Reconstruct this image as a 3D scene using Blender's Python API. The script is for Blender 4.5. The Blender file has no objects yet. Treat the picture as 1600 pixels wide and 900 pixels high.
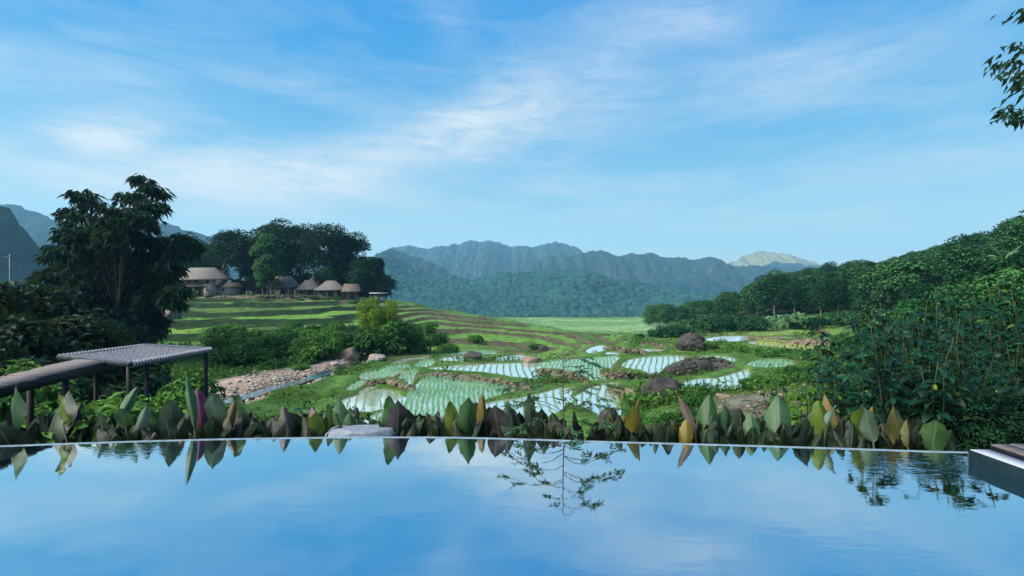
import bpy, math, random
import numpy as np
from mathutils import Vector, Matrix

sc = bpy.context.scene
C = sc.collection
R = math.radians
H_CAM, F, CX, CY = 1.4, 800.0, 800.0, 450.0      # the photo is 1600 px wide; 90 degrees across
rng = np.random.default_rng(7)
random.seed(7)

# ------------------------------------------------------------------ camera, sky, sun, exposure
cam = bpy.data.cameras.new('camera')
cam.lens = 18.0
cam.sensor_width = 36.0
cam.clip_start = 0.05
cam.clip_end = 20000
cam_o = bpy.data.objects.new('camera', cam)
C.objects.link(cam_o)
cam_o.location = (0, 0, H_CAM)
cam_o.rotation_euler = (R(90), 0, 0)
sc.camera = cam_o

SUN_EL, SUN_AZ = R(46), R(246)      # azimuth clockwise from +Y: behind the camera, to the left
sun = bpy.data.lights.new('sun', 'SUN')
sun.energy = 4.4
sun.angle = R(50)
sun.color = (1.0, 0.93, 0.82)
sun_o = bpy.data.objects.new('sun', sun)
C.objects.link(sun_o)
sd = Vector((math.sin(SUN_AZ) * math.cos(SUN_EL), math.cos(SUN_AZ) * math.cos(SUN_EL), math.sin(SUN_EL)))
sun_o.rotation_euler = sd.to_track_quat('Z', 'Y').to_euler()

sc.view_settings.view_transform = 'Standard'
sc.view_settings.look = 'None'
sc.view_settings.gamma = 1.0
sc.view_settings.use_curve_mapping = False
sc.view_settings.exposure = 1.12

sc.cycles.use_denoising = True
sc.cycles.max_bounces = 6
sc.cycles.diffuse_bounces = 3
sc.cycles.glossy_bounces = 3
sc.cycles.transparent_max_bounces = 12
sc.cycles.volume_bounces = 0
sc.cycles.sample_clamp_indirect = 4.0

world = bpy.data.worlds.new('World')
sc.world = world
world.use_nodes = True


class NT:
    """small helper to write node trees"""
    def __init__(s, tree):
        s.t = tree
        s.t.nodes.clear()

    def n(s, typ, ins=None, **kw):
        nd = s.t.nodes.new(typ)
        for k, v in kw.items():
            setattr(nd, k, v)
        for k, v in (ins or {}).items():
            s.set(nd.inputs[k], v)
        return nd

    def set(s, sock, v):
        if isinstance(v, bpy.types.NodeSocket):
            s.t.links.new(v, sock)
        elif isinstance(v, bpy.types.Node):
            s.t.links.new(v.outputs[0], sock)
        else:
            if isinstance(v, (tuple, list)) and len(v) == 3 and sock.type == 'RGBA':
                v = (*v, 1)
            sock.default_value = v

    def m(s, op, a, b=0.0, c=0.0, clamp=False):
        nd = s.t.nodes.new('ShaderNodeMath')
        nd.operation = op
        nd.use_clamp = clamp
        for i, v in enumerate((a, b, c)):
            s.set(nd.inputs[i], v)
        return nd.outputs[0]

    def mix(s, fac, a, b, blend='MIX'):
        nd = s.t.nodes.new('ShaderNodeMix')
        nd.data_type = 'RGBA'
        nd.blend_type = blend
        nd.clamp_factor = True
        s.set(nd.inputs[0], fac)
        s.set(nd.inputs[6], a)
        s.set(nd.inputs[7], b)
        return nd.outputs[2]

    def ramp(s, fac, stops, interp='LINEAR'):
        nd = s.t.nodes.new('ShaderNodeValToRGB')
        cr = nd.color_ramp
        cr.interpolation = interp
        while len(cr.elements) > 1:
            cr.elements.remove(cr.elements[-1])
        for i, (p, c) in enumerate(stops):
            e = cr.elements[0] if i == 0 else cr.elements.new(p)
            e.position = p
            if not isinstance(c, (tuple, list)):
                c = (c, c, c)
            e.color = (*c[:3], 1)
        s.set(nd.inputs[0], fac)
        return nd.outputs[0]

    def noise(s, vec, scale, detail=4, rough=0.55, dist=0.0):
        nd = s.n('ShaderNodeTexNoise', {'Scale': scale, 'Detail': detail, 'Roughness': rough, 'Distortion': dist})
        if vec is not None:
            s.set(nd.inputs['Vector'], vec)
        return nd

    def mapping(s, vec, scale=(1, 1, 1), loc=(0, 0, 0), rot=(0, 0, 0)):
        nd = s.n('ShaderNodeMapping', {'Vector': vec, 'Scale': scale, 'Location': loc, 'Rotation': rot})
        return nd.outputs[0]


# the sky: Nishita dusk sky with thin cirrus laid out by azimuth and elevation
w = NT(world.node_tree)
SKY_STRENGTH = 0.12
sky = w.n('ShaderNodeTexSky', sky_type='NISHITA', sun_disc=False, sun_elevation=SUN_EL, sun_rotation=SUN_AZ,
          altitude=300, air_density=1.0, dust_density=0.6, ozone_density=2.2)
tc = w.n('ShaderNodeTexCoord')
sep = w.n('ShaderNodeSeparateXYZ', {0: tc.outputs['Generated']})
dx, dy, dz = sep.outputs
az = w.m('ARCTAN2', dx, dy)
el = w.m('ARCSINE', w.m('MINIMUM', w.m('MAXIMUM', dz, -1), 1))
comb = w.n('ShaderNodeCombineXYZ', {0: az, 1: el, 2: 0.0})
warp = w.noise(w.mapping(comb, (3.0, 7.0, 1)), 1.0, 5, 0.6)
wv = w.m('SUBTRACT', warp.outputs['Fac'], 0.5)
streak = w.noise(w.mapping(comb, (2.2, 11.0, 1), rot=(0, 0, R(-16))), 1.6, 7, 0.62, 0.8)
fine = w.noise(w.mapping(comb, (7.0, 26.0, 1), rot=(0, 0, R(-24))), 1.4, 8, 0.66, 1.2)
azn = w.m('MULTIPLY_ADD', az, 1 / 1.8, 0.5)
curve = w.ramp(azn, [(0.0, .175), (.18, .187), (.30, .205), (.364, .236), (.431, .282), (.486, .325), (.569, .352), (.70, .366), (.85, .375), (1.0, .38)], 'B_SPLINE')
wid = w.ramp(azn, [(0, .05), (.2, .045), (.36, .045), (.45, .052), (.52, .06), (.62, .07), (.75, .05), (1, .06)], 'EASE')
amp = w.ramp(azn, [(0, .15), (.14, .35), (.25, .55), (.36, .8), (.46, 1.0), (.52, .8), (.58, .42), (.68, .12), (1, .08)], 'EASE')
dd = w.m('SUBTRACT', w.m('ADD', el, w.m('MULTIPLY', wv, 0.14)), curve)
g = w.m('DIVIDE', dd, wid)
gauss = w.m('EXPONENT', w.m('MULTIPLY', w.m('MULTIPLY', g, g), -0.7))
band = w.m('MULTIPLY', w.m('MULTIPLY', gauss, amp), w.ramp(fine.outputs['Fac'], [(.28, .35), (.5, .75), (.75, 1.1)]))


def blob(a0, e0, wa, we, k):
    a = w.m('DIVIDE', w.m('SUBTRACT', w.m('ADD', az, w.m('MULTIPLY', wv, 0.18)), a0), wa)
    e = w.m('DIVIDE', w.m('SUBTRACT', w.m('ADD', el, w.m('MULTIPLY', wv, 0.1)), e0), we)
    q = w.m('ADD', w.m('MULTIPLY', a, a), w.m('MULTIPLY', e, e))
    return w.m('MULTIPLY', w.m('EXPONENT', w.m('MULTIPLY', q, -1.0)), w.m('MULTIPLY', fine.outputs['Fac'], k))


blobs = [blob(-.66, .235, .055, .028, 1.8), blob(.50, .35, .14, .04, .55), blob(.36, .46, .12, .045, .55), blob(-.50, .175, .26, .035, 1.1),
         blob(.2, .45, .16, .05, .35), blob(-.42, .355, .12, .02, .4), blob(-.72, .31, .2, .03, .3), blob(.72, .21, .16, .02, .35), blob(-.12, .47, .05, .07, .25)]
tot = band
for b in blobs:
    tot = w.m('ADD', tot, b)
veil = w.m('MULTIPLY', w.ramp(streak.outputs['Fac'], [(.42, 0.0), (.66, .45), (.85, .9)]),
           w.ramp(el, [(0.0, .6), (.12, .6), (.3, .46), (.42, .3), (.62, .2), (1.0, .25)]))
cl = w.m('MINIMUM', w.m('ADD', w.m('MULTIPLY', tot, .95), veil), 0.92)
hs = w.n('ShaderNodeHueSaturation', {'Hue': 0.492, 'Saturation': 1.12, 'Value': 1.0, 'Color': sky.outputs[0]})
air = w.ramp(w.m('MULTIPLY', el, 1 / 1.6), [(0.0, (.290, .398, .395)), (.06, (.222, .355, .392)), (.16, (.078, .232, .372)), (.27, (.024, .166, .360)), (.36, (.008, .134, .352)), (1.0, (.02, .10, .34))])
lowtint = w.mix(.96, hs.outputs[0], w.mix(1.0, air, (8.3, 8.3, 8.3), 'MULTIPLY'))
cloudy = w.mix(cl, lowtint, (3.15, 3.42, 3.5))
bg = w.n('ShaderNodeBackground', {'Color': cloudy, 'Strength': SKY_STRENGTH})
w.n('ShaderNodeOutputWorld', {'Surface': bg})


# ------------------------------------------------------------------ helpers: projection, noise, meshes
def P(px, py, Y):
    return np.array([(px - CX) / F * Y, Y, H_CAM - (py - CY) / F * Y])


def on_plane(px, py, z):
    Y = F * (H_CAM - z) / (py - CY)
    return ((px - CX) / F * Y, Y)


_tab = np.random.default_rng(3).random((256, 256))


def vnoise(x, y):
    xi, yi = np.floor(x).astype(int), np.floor(y).astype(int)
    fx, fy = x - xi, y - yi
    fx, fy = fx * fx * (3 - 2 * fx), fy * fy * (3 - 2 * fy)
    a, b = _tab[xi & 255, yi & 255], _tab[(xi + 1) & 255, yi & 255]
    c, d = _tab[xi & 255, (yi + 1) & 255], _tab[(xi + 1) & 255, (yi + 1) & 255]
    return (a * (1 - fx) + b * fx) * (1 - fy) + (c * (1 - fx) + d * fx) * fy - 0.5


def fbm(x, y, octv=4, gain=0.5):
    s, a = 0.0, 1.0
    for i in range(octv):
        s = s + a * vnoise(x * 2 ** i + 17.3 * i, y * 2 ** i + 5.1 * i)
        a *= gain
    return s


def sstep(x, a, b):
    t = np.clip((x - a) / (b - a), 0, 1)
    return t * t * (3 - 2 * t)


class MB:
    def __init__(s):
        s.v, s.f, s.n = [], [], 0

    def add(s, V, *Fs):
        V = np.asarray(V, float).reshape(-1, 3)
        for Fa in Fs:
            s.f.append(np.asarray(Fa, int) + s.n)
        s.v.append(V)
        s.n += len(V)

    def box(s, c, size, rz=0.0, taper=1.0):
        x, y, z = np.array(size) / 2
        V = np.array([(-x, -y, -z), (x, -y, -z), (x, y, -z), (-x, y, -z), (-x * taper, -y * taper, z), (x * taper, -y * taper, z), (x * taper, y * taper, z), (-x * taper, y * taper, z)])
        cr, sr = math.cos(rz), math.sin(rz)
        V = np.stack([V[:, 0] * cr - V[:, 1] * sr, V[:, 0] * sr + V[:, 1] * cr, V[:, 2]], 1) + np.array(c)
        s.add(V, [(0, 3, 2, 1), (4, 5, 6, 7), (0, 1, 5, 4), (1, 2, 6, 5), (2, 3, 7, 6), (3, 0, 4, 7)])

    def tube(s, pts, rad, n=6):
        pts = np.asarray(pts, float)
        m = len(pts)
        rad = np.broadcast_to(np.asarray(rad, float), (m,))
        T = np.gradient(pts, axis=0)
        T /= np.linalg.norm(T, axis=1, keepdims=True) + 1e-9
        ref = np.array([0, 0, 1.0]) if abs(T[:, 2]).mean() < 0.8 else np.array([1.0, 0, 0])
        A = np.cross(T, ref)
        A /= np.linalg.norm(A, axis=1, keepdims=True) + 1e-9
        B = np.cross(T, A)
        th = np.arange(n) / n * 2 * math.pi
        V = pts[:, None, :] + rad[:, None, None] * (A[:, None, :] * np.cos(th)[None, :, None] + B[:, None, :] * np.sin(th)[None, :, None])
        i = np.arange(m - 1)[:, None] * n
        j = np.arange(n)[None, :]
        k = (j + 1) % n
        Q = np.stack([i + j, i + k, i + n + k, i + n + j], -1).reshape(-1, 4)
        base = V.reshape(-1, 3)
        c0, c1 = len(base), len(base) + 1
        base = np.vstack([base, pts[0], pts[-1]])
        jj, kk = np.arange(n), (np.arange(n) + 1) % n
        t0 = np.stack([np.full(n, c0), kk, jj], 1)
        t1 = np.stack([np.full(n, c1), (m - 1) * n + jj, (m - 1) * n + kk], 1)
        s.add(base, Q, np.vstack([t0, t1]))

    def mesh(s, name, mat=None, smooth=False, attrs=None):
        return raw_mesh(name, np.vstack(s.v), s.f, mat, smooth, attrs)

    def build(s, name, mat, parent=None, smooth=False, loc=None):
        return link(name, s.mesh(name, mat, smooth), parent, loc)


def raw_mesh(name, V, Fs, mat=None, smooth=False, attrs=None):
    me = bpy.data.meshes.new(name)
    V = np.asarray(V, np.float32)
    me.vertices.add(len(V))
    me.vertices.foreach_set('co', V.ravel())
    Fs = [np.asarray(f, np.int32) for f in Fs if len(f)]
    loops = np.concatenate([f.ravel() for f in Fs])
    sizes = np.concatenate([np.full(len(f), f.shape[1]) for f in Fs])
    start = np.concatenate([[0], np.cumsum(sizes)[:-1]]).astype(np.int32)
    me.loops.add(len(loops))
    me.loops.foreach_set('vertex_index', loops)
    me.polygons.add(len(sizes))
    me.polygons.foreach_set('loop_start', start)
    if smooth:
        me.polygons.foreach_set('use_smooth', np.ones(len(sizes), bool))
    for nm, arr in (attrs or {}).items():
        a = me.color_attributes.new(nm, 'FLOAT_COLOR', 'POINT')
        a.data.foreach_set('color', np.asarray(np.c_[arr, np.ones(len(arr))], np.float32).ravel())
    me.update(calc_edges=True)
    if mat:
        me.materials.append(mat)
    return me


def link(name, me, parent=None, loc=None):
    o = bpy.data.objects.new(name, me)
    C.objects.link(o)
    if parent:
        o.parent = parent
    if loc is not None:
        o.location = loc
    return o


def tag(o, label, cat, group=None, kind=None):
    o['label'] = label
    if cat:
        o['category'] = cat
    if group:
        o['group'] = group
    if kind:
        o['kind'] = kind
    return o


def struct(o, label=None):
    o['kind'] = 'structure'
    if label:
        o['label'] = label
    return o


def empty(name, loc, rz=0.0, label=None, cat=None, group=None):
    o = bpy.data.objects.new(name, None)
    o.empty_display_size = 0.2
    C.objects.link(o)
    o.location = loc
    o.rotation_euler = (0, 0, rz)
    if label:
        tag(o, label, cat, group)
    return o


def copy_tree(root, loc, rz=0.0, scale=1.0, label=None, group=None):
    r = root.copy()
    C.objects.link(r)
    r.location = loc
    r.rotation_euler = (0, 0, rz)
    r.scale = (scale,) * 3 if np.isscalar(scale) else scale
    if label:
        r['label'] = label
    if group:
        r['group'] = group
    for ch in root.children:
        c = ch.copy()
        C.objects.link(c)
        c.parent = r
        for gch in ch.children:
            d = gch.copy()
            C.objects.link(d)
            d.parent = c
    return r


def unit(a):
    return a / (np.linalg.norm(a, axis=-1, keepdims=True) + 1e-9)


def leaf_cloud(mb, pos, d, nrm, L, W, fold=0.25, droop=0.15, detail=False):
    """N leaves: from pos along d, facing nrm; a folded diamond, or a six-corner blade with detail"""
    n = len(pos)
    d = unit(d)
    sdv = unit(np.cross(d, nrm))
    up = np.cross(sdv, d)
    L = np.broadcast_to(L, (n,))[:, None]
    W = np.broadcast_to(W, (n,))[:, None]
    if not detail:
        V = np.stack([pos, pos + d * L * .42 + sdv * W * .5 + up * W * fold, pos + d * L - up * L * droop, pos + d * L * .42 - sdv * W * .5 + up * W * fold], 1)
        i = np.arange(n)[:, None] * 4
        mb.add(V, np.vstack([i + [0, 1, 2], i + [0, 2, 3]]))
    else:
        V = np.stack([pos, pos + d * L * .28 + sdv * W * .47 + up * W * fold * .8, pos + d * L * .62 + sdv * W * .40 + up * (W * fold * .8 - L * droop * .35),
                      pos + d * L - up * L * droop, pos + d * L * .62 - sdv * W * .40 + up * (W * fold * .8 - L * droop * .35), pos + d * L * .28 - sdv * W * .47 + up * W * fold * .8,
                      pos + d * L * .35, pos + d * L * .66 - up * L * droop * .4], 1)
        i = np.arange(n)[:, None] * 8
        mb.add(V, np.vstack([i + [0, 1, 6], i + [0, 6, 5], i + [7, 2, 3], i + [7, 3, 4]]), np.vstack([i + [6, 1, 2, 7], i + [5, 6, 7, 4]]))


def rdir(n, r=rng):
    v = r.normal(size=(n, 3))
    return unit(v)


# icosphere data without operators
def ico(sub):
    t = (1 + 5 ** .5) / 2
    V = [(-1, t, 0), (1, t, 0), (-1, -t, 0), (1, -t, 0), (0, -1, t), (0, 1, t), (0, -1, -t), (0, 1, -t), (t, 0, -1), (t, 0, 1), (-t, 0, -1), (-t, 0, 1)]
    Fc = [(0, 11, 5), (0, 5, 1), (0, 1, 7), (0, 7, 10), (0, 10, 11), (1, 5, 9), (5, 11, 4), (11, 10, 2), (10, 7, 6), (7, 1, 8), (3, 9, 4), (3, 4, 2), (3, 2, 6), (3, 6, 8), (3, 8, 9), (4, 9, 5), (2, 4, 11), (6, 2, 10), (8, 6, 7), (9, 8, 1)]
    V = [np.array(v) / np.linalg.norm(v) for v in V]
    for _ in range(sub):
        mid, nf = {}, []

        def mp(a, b):
            k = (min(a, b), max(a, b))
            if k not in mid:
                q = V[a] + V[b]
                V.append(q / np.linalg.norm(q))
                mid[k] = len(V) - 1
            return mid[k]
        for a, b, c in Fc:
            x, y, z = mp(a, b), mp(b, c), mp(c, a)
            nf += [(a, x, z), (b, y, x), (c, z, y), (x, y, z)]
        Fc = nf
    return np.array(V), np.array(Fc)


ICO = {k: ico(k) for k in (1, 2, 3, 4)}


def n3(p, s, seed=0):
    return (vnoise(p[:, 0] * s + seed * 3.1, p[:, 1] * s + p[:, 2] * s * .7) + vnoise(p[:, 1] * s + 11 + seed, p[:, 2] * s + p[:, 0] * s * .6 + 4)) * .7


def rock_geo(sub, size, seed, rough=.35, flat=0.0):
    V, Fc = ICO[sub]
    r = 1 + rough * (n3(V, 1.3, seed) + .5 * n3(V, 3.1, seed + 5) + .25 * n3(V, 7, seed + 9))
    # facets: clip with a few random planes
    rr = np.random.default_rng(seed)
    Q = V * r[:, None]
    for _ in range(7):
        n = rr.normal(size=3)
        n /= np.linalg.norm(n)
        h = rr.uniform(.62, .95)
        dd_ = Q @ n - h
        Q = Q - np.clip(dd_, 0, None)[:, None] * n * .85
    if sub >= 3:
        Q = Q * (1 + .10 * n3(V, 6, seed + 2) + .06 * n3(V, 13, seed + 4) + .035 * n3(V, 26, seed))[:, None]
    Q = Q * np.array(size) / 2
    return Q, Fc


# ------------------------------------------------------------------ materials
def material(name):
    m = bpy.data.materials.new(name)
    m.use_nodes = True
    return m, NT(m.node_tree)


def finish(t, shader, disp=None):
    t.n('ShaderNodeOutputMaterial', {'Surface': shader})


def leaf_material(name, c_dark, c_mid, c_light, rough=.5, transl=.3, scale=1.2, spec=.12, tip=None, orand=.3):
    m, t = material(name)
    geo = t.n('ShaderNodeNewGeometry')
    oi = t.n('ShaderNodeObjectInfo')
    tcn = t.n('ShaderNodeTexCoord')
    nz = t.noise(tcn.outputs['Object'], scale, 3, .6)
    f = t.m('ADD', t.m('MULTIPLY', geo.outputs['Random Per Island'], .45), t.m('MULTIPLY', nz.outputs['Fac'], .65))
    f = t.m('ADD', f, t.m('MULTIPLY', t.m('SUBTRACT', oi.outputs['Random'], .5), orand))
    col = t.ramp(f, [(.18, c_dark), (.52, c_mid), (.86, c_light)])
    if tip:
        col = t.mix(t.ramp(geo.outputs['Random Per Island'], [(.978, 0), (.99, 1)]), col, tip)
    p = t.n('ShaderNodeBsdfPrincipled', {'Base Color': col, 'Roughness': rough, 'Specular IOR Level': spec * .6})
    if transl > 0:
        tr = t.n('ShaderNodeBsdfTranslucent', {'Color': t.mix(.35, col, (.10, .16, .02))})
        p = t.n('ShaderNodeMixShader', {0: transl, 1: p.outputs[0], 2: tr.outputs[0]})
    finish(t, p)
    return m


def simple_material(name, c1, c2, scale=4, rough=.8, bump=.3, bscale=None, stretch=(1, 1, 1), detail=5, spec=.3, coord='Object', dist=.02, island=0.0):
    m, t = material(name)
    tcn = t.n('ShaderNodeTexCoord')
    v = t.mapping(tcn.outputs[coord], stretch)
    nz = t.noise(v, scale, detail, .62)
    oi = t.n('ShaderNodeObjectInfo')
    f = t.m('ADD', nz.outputs['Fac'], t.m('MULTIPLY', t.m('SUBTRACT', oi.outputs['Random'], .5), .2))
    if island:
        geo = t.n('ShaderNodeNewGeometry')
        f = t.m('ADD', f, t.m('MULTIPLY', t.m('SUBTRACT', geo.outputs['Random Per Island'], .5), island))
    col = t.ramp(f, [(.28, c1), (.7, c2)])
    p = t.n('ShaderNodeBsdfPrincipled', {'Base Color': col, 'Roughness': rough, 'Specular IOR Level': spec})
    if bump:
        nb = t.noise(v, bscale or scale * 3, 6, .65)
        b = t.n('ShaderNodeBump', {'Strength': bump, 'Distance': dist, 'Height': nb.outputs['Fac']})
        t.set(p.inputs['Normal'], b)
    finish(t, p)
    return m


M = {}
M['leaf_forest'] = leaf_material('leaf_forest', (.003, .020, .009), (.016, .066, .025), (.056, .155, .048), .7, .2, .35, .06, orand=.55)
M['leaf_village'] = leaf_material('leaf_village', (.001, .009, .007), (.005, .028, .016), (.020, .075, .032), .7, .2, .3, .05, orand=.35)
M['leaf_bush'] = leaf_material('leaf_bush', (.011, .048, .013), (.042, .135, .028), (.105, .235, .038), .65, .25, .8, .1, orand=.4)
M['leaf_slope'] = leaf_material('leaf_slope', (.002, .019, .009), (.010, .056, .020), (.032, .115, .034), .65, .22, .6, .1, orand=.4)
M['leaf_bamboo'] = leaf_material('leaf_bamboo', (.045, .105, .012), (.11, .21, .02), (.22, .33, .03), .5, .35, 1.0)
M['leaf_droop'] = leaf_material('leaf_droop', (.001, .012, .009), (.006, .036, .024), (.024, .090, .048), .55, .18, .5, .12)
M['leaf_shrub'] = leaf_material('leaf_shrub', (.001, .014, .009), (.005, .036, .018), (.016, .080, .032), .45, .25, 1.3, .3, tip=(.11, .16, .015))
M['leaf_yellowish'] = leaf_material('leaf_yellowish', (.015, .05, .006), (.045, .12, .010), (.10, .19, .018), .45, .3, 1.3, .3)
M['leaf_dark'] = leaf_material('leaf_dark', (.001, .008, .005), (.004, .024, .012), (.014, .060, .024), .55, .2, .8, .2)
M['leaf_sapling'] = leaf_material('leaf_sapling', (.012, .05, .028), (.022, .085, .04), (.04, .12, .05), .5, .25, 2.0, .25)
M['leaf_banana'] = leaf_material('leaf_banana', (.06, .15, .06), (.10, .22, .09), (.17, .31, .13), .5, .35, .8, .2)
M['grass'] = leaf_material('grass', (.024, .080, .016), (.060, .155, .028), (.145, .24, .05), .7, .3, .25, .1)
M['weeds'] = leaf_material('weeds', (.012, .045, .012), (.04, .115, .024), (.11, .19, .035), .7, .25, .22, .08)
M['rice'] = leaf_material('rice', (.05, .17, .07), (.10, .27, .11), (.17, .37, .16), .6, .35, .3, .15)
M['rice_grown'] = leaf_material('rice_grown', (.11, .28, .15), (.18, .40, .23), (.27, .50, .32), .6, .35, .3, .15)
M['rice_yellow'] = leaf_material('rice_yellow', (.14, .22, .03), (.22, .30, .05), (.30, .36, .07), .6, .35, .3, .15)
M['bark'] = simple_material('bark', (.035, .026, .018), (.11, .085, .06), 6, .9, .5, stretch=(1, 1, .25))
M['bark_pale'] = simple_material('bark_pale', (.14, .12, .095), (.32, .29, .24), 5, .9, .4, stretch=(1, 1, .3))
M['stem'] = simple_material('stem', (.010, .020, .009), (.028, .045, .018), 9, .7, .2)
M['rock_dark'] = simple_material('rock_dark', (.014, .013, .012), (.062, .056, .048), 1.6, .85, .8, 5, dist=.08)
M['rock_brown'] = simple_material('rock_brown', (.045, .036, .026), (.17, .135, .10), 2.2, .9, .8, 6, dist=.06, island=.5)
M['rock_mossy'] = simple_material('rock_mossy', (.035, .036, .022), (.15, .13, .085), 2.2, .9, .8, 6, dist=.06, island=.5)
M['rock_pale'] = simple_material('rock_pale', (.15, .13, .11), (.42, .37, .31), 3, .9, .6, 8, dist=.03, island=.5)
M['rock_pink'] = simple_material('rock_pink', (.085, .072, .058), (.33, .285, .235), 2.5, .9, .6, 8, dist=.04, island=.5)
M['slab'] = simple_material('slab', (.11, .135, .16), (.20, .235, .27), 14, .7, .4, 40, dist=.01)
M['thatch'] = simple_material('thatch', (.050, .046, .040), (.175, .16, .138), 3.5, .95, .8, 14, stretch=(1, 1, .35), dist=.08)
M['thatch_dark'] = simple_material('thatch_dark', (.045, .034, .026), (.15, .12, .09), 3, .95, .7, 12, dist=.06)
M['plank_wall'] = simple_material('plank_wall', (.11, .082, .062), (.26, .205, .16), 3, .85, .4, 9, stretch=(3, 3, .3), dist=.03)
M['plaster'] = simple_material('plaster', (.22, .18, .16), (.36, .30, .27), 1.5, .9, .2)
M['dark_gap'] = simple_material('dark_gap', (.012, .011, .010), (.03, .027, .024), 2, .7, 0)
M['white_metal'] = simple_material('white_metal', (.5, .52, .54), (.72, .74, .76), 2, .5, .1)
M['pole'] = simple_material('pole', (.2, .2, .2), (.32, .32, .31), 3, .8, .1)
M['metal_dark'] = simple_material('metal_dark', (.006, .007, .009), (.016, .018, .021), 7, .6, .1, spec=.15)
M['deck_wood'] = simple_material('deck_wood', (.075, .058, .055), (.19, .155, .145), 5, .6, .5, 18, stretch=(1, 6, 6), dist=.006)
M['rope'] = simple_material('rope', (.045, .052, .062), (.20, .22, .25), 30, .85, .5, 160, dist=.003)
M['walk_plank'] = simple_material('walk_plank', (.045, .036, .034), (.15, .125, .12), 5, .75, .5, 22, stretch=(1.2, 7, 7), dist=.005)
M['tile_wall'] = simple_material('tile_wall', (.004, .013, .018), (.011, .028, .034), 18, .4, .15, 60, spec=.2, dist=.002)
M['tile_rim'] = simple_material('tile_rim', (.10, .15, .18), (.2, .27, .31), 14, .18, .1, 60, spec=.6, dist=.001)
M['coping'] = simple_material('coping', (.50, .55, .60), (.66, .70, .75), 9, .3, .1, 40, spec=.5, dist=.002)
M['hill_forest'] = leaf_material('hill_forest', (.001, .011, .010), (.005, .033, .025), (.020, .068, .046), .9, 0, .02, .02)


def pool_tile(name, a, b):
    m, t = material(name)
    tcn = t.n('ShaderNodeTexCoord')
    br = t.n('ShaderNodeTexBrick', {'Vector': tcn.outputs['Object'], 'Color1': a, 'Color2': b, 'Mortar': tuple(x * .6 for x in a), 'Scale': 4.0, 'Mortar Size': .012, 'Brick Width': .5, 'Row Height': .5})
    br.offset = 0.0
    p = t.n('ShaderNodeBsdfPrincipled', {'Base Color': br.outputs[0], 'Roughness': .5})
    finish(t, p)
    return m


M['pool_floor'] = pool_tile('pool_floor', (.02, .075, .11), (.026, .085, .12))
M['pool_ledge'] = pool_tile('pool_ledge', (.12, .25, .28), (.14, .28, .31))


def water_material():
    m, t = material('pool_water')
    tcn = t.n('ShaderNodeTexCoord')
    ob = tcn.outputs['Object']
    sp = t.n('ShaderNodeSeparateXYZ', {0: ob})

    def spot(x0, y0, wx, wy):
        a = t.m('DIVIDE', t.m('SUBTRACT', sp.outputs[0], x0), wx)
        b = t.m('DIVIDE', t.m('SUBTRACT', sp.outputs[1], y0), wy)
        return t.m('EXPONENT', t.m('MULTIPLY', t.m('ADD', t.m('MULTIPLY', a, a), t.m('MULTIPLY', b, b)), -1))
    calm = t.noise(t.mapping(ob, (1.4, 3.0, 1), rot=(0, 0, R(20))), 1.2, 3, .5)
    rip = t.noise(t.mapping(ob, (5.0, 11.0, 1)), 1.5, 3, .5, .6)
    swirl = t.noise(t.mapping(ob, (3.0, 9.0, 1), rot=(0, 0, R(34))), 1.6, 3, .5, .4)
    tiny = t.noise(ob, 70, 2, .5)
    msk = t.m('ADD', spot(3.25, 4.1, .55, .32), t.m('MULTIPLY', spot(-3.2, 4.45, .38, .22), 1.1))
    msk2 = t.m('ADD', spot(2.6, 2.9, 1.3, .8), t.m('MULTIPLY', spot(-1.0, 2.9, 2.5, 1.0), .5))
    h = t.m('ADD', t.m('MULTIPLY', calm.outputs['Fac'], .0007), t.m('MULTIPLY', t.m('MULTIPLY', rip.outputs['Fac'], msk), .006))
    h = t.m('ADD', h, t.m('MULTIPLY', t.m('MULTIPLY', swirl.outputs['Fac'], msk2), .0009))
    h = t.m('ADD', h, t.m('MULTIPLY', tiny.outputs['Fac'], .00006))
    b = t.n('ShaderNodeBump', {'Strength': 1.0, 'Distance': 1.0, 'Height': h})
    fr = t.n('ShaderNodeFresnel', {'IOR': 1.33, 'Normal': b.outputs[0]})
    fac = t.m('MULTIPLY_ADD', fr.outputs[0], .7, .72, clamp=True)
    tr = t.n('ShaderNodeBsdfTransparent', {'Color': (.70, .90, .95)})
    gl = t.n('ShaderNodeBsdfGlossy', {'Color': (.90, .97, .98), 'Roughness': .0, 'Normal': b.outputs[0]})
    mx = t.n('ShaderNodeMixShader', {0: fac, 1: tr.outputs[0], 2: gl.outputs[0]})
    finish(t, mx)
    return m


M['pool_water'] = water_material()


def shallow_material(name, mud_or_sheen, refl=.7, bumps=.004, sc_=3.0):
    m, t = material(name)
    tcn = t.n('ShaderNodeTexCoord')
    nz = t.noise(tcn.outputs['Object'], sc_, 3, .5)
    b = t.n('ShaderNodeBump', {'Strength': 1.0, 'Distance': 1.0, 'Height': t.m('MULTIPLY', nz.outputs['Fac'], bumps)})
    fr = t.n('ShaderNodeFresnel', {'IOR': 1.33})
    fac = t.m('MULTIPLY_ADD', fr.outputs[0], .5, refl, clamp=True)
    df = t.n('ShaderNodeBsdfDiffuse', {'Color': mud_or_sheen})
    gl = t.n('ShaderNodeBsdfGlossy', {'Color': (1.0, 1.0, .97), 'Roughness': .05, 'Normal': b.outputs[0]})
    finish(t, t.n('ShaderNodeMixShader', {0: fac, 1: df.outputs[0], 2: gl.outputs[0]}))
    return m


M['paddy_water'] = shallow_material('paddy_water', (.52, .56, .52), .28)  # silty water whitened so its colour carries the bright sky reflection
M['stream_water'] = shallow_material('stream_water', (.10, .10, .08), .5, .03, 5.0)


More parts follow.
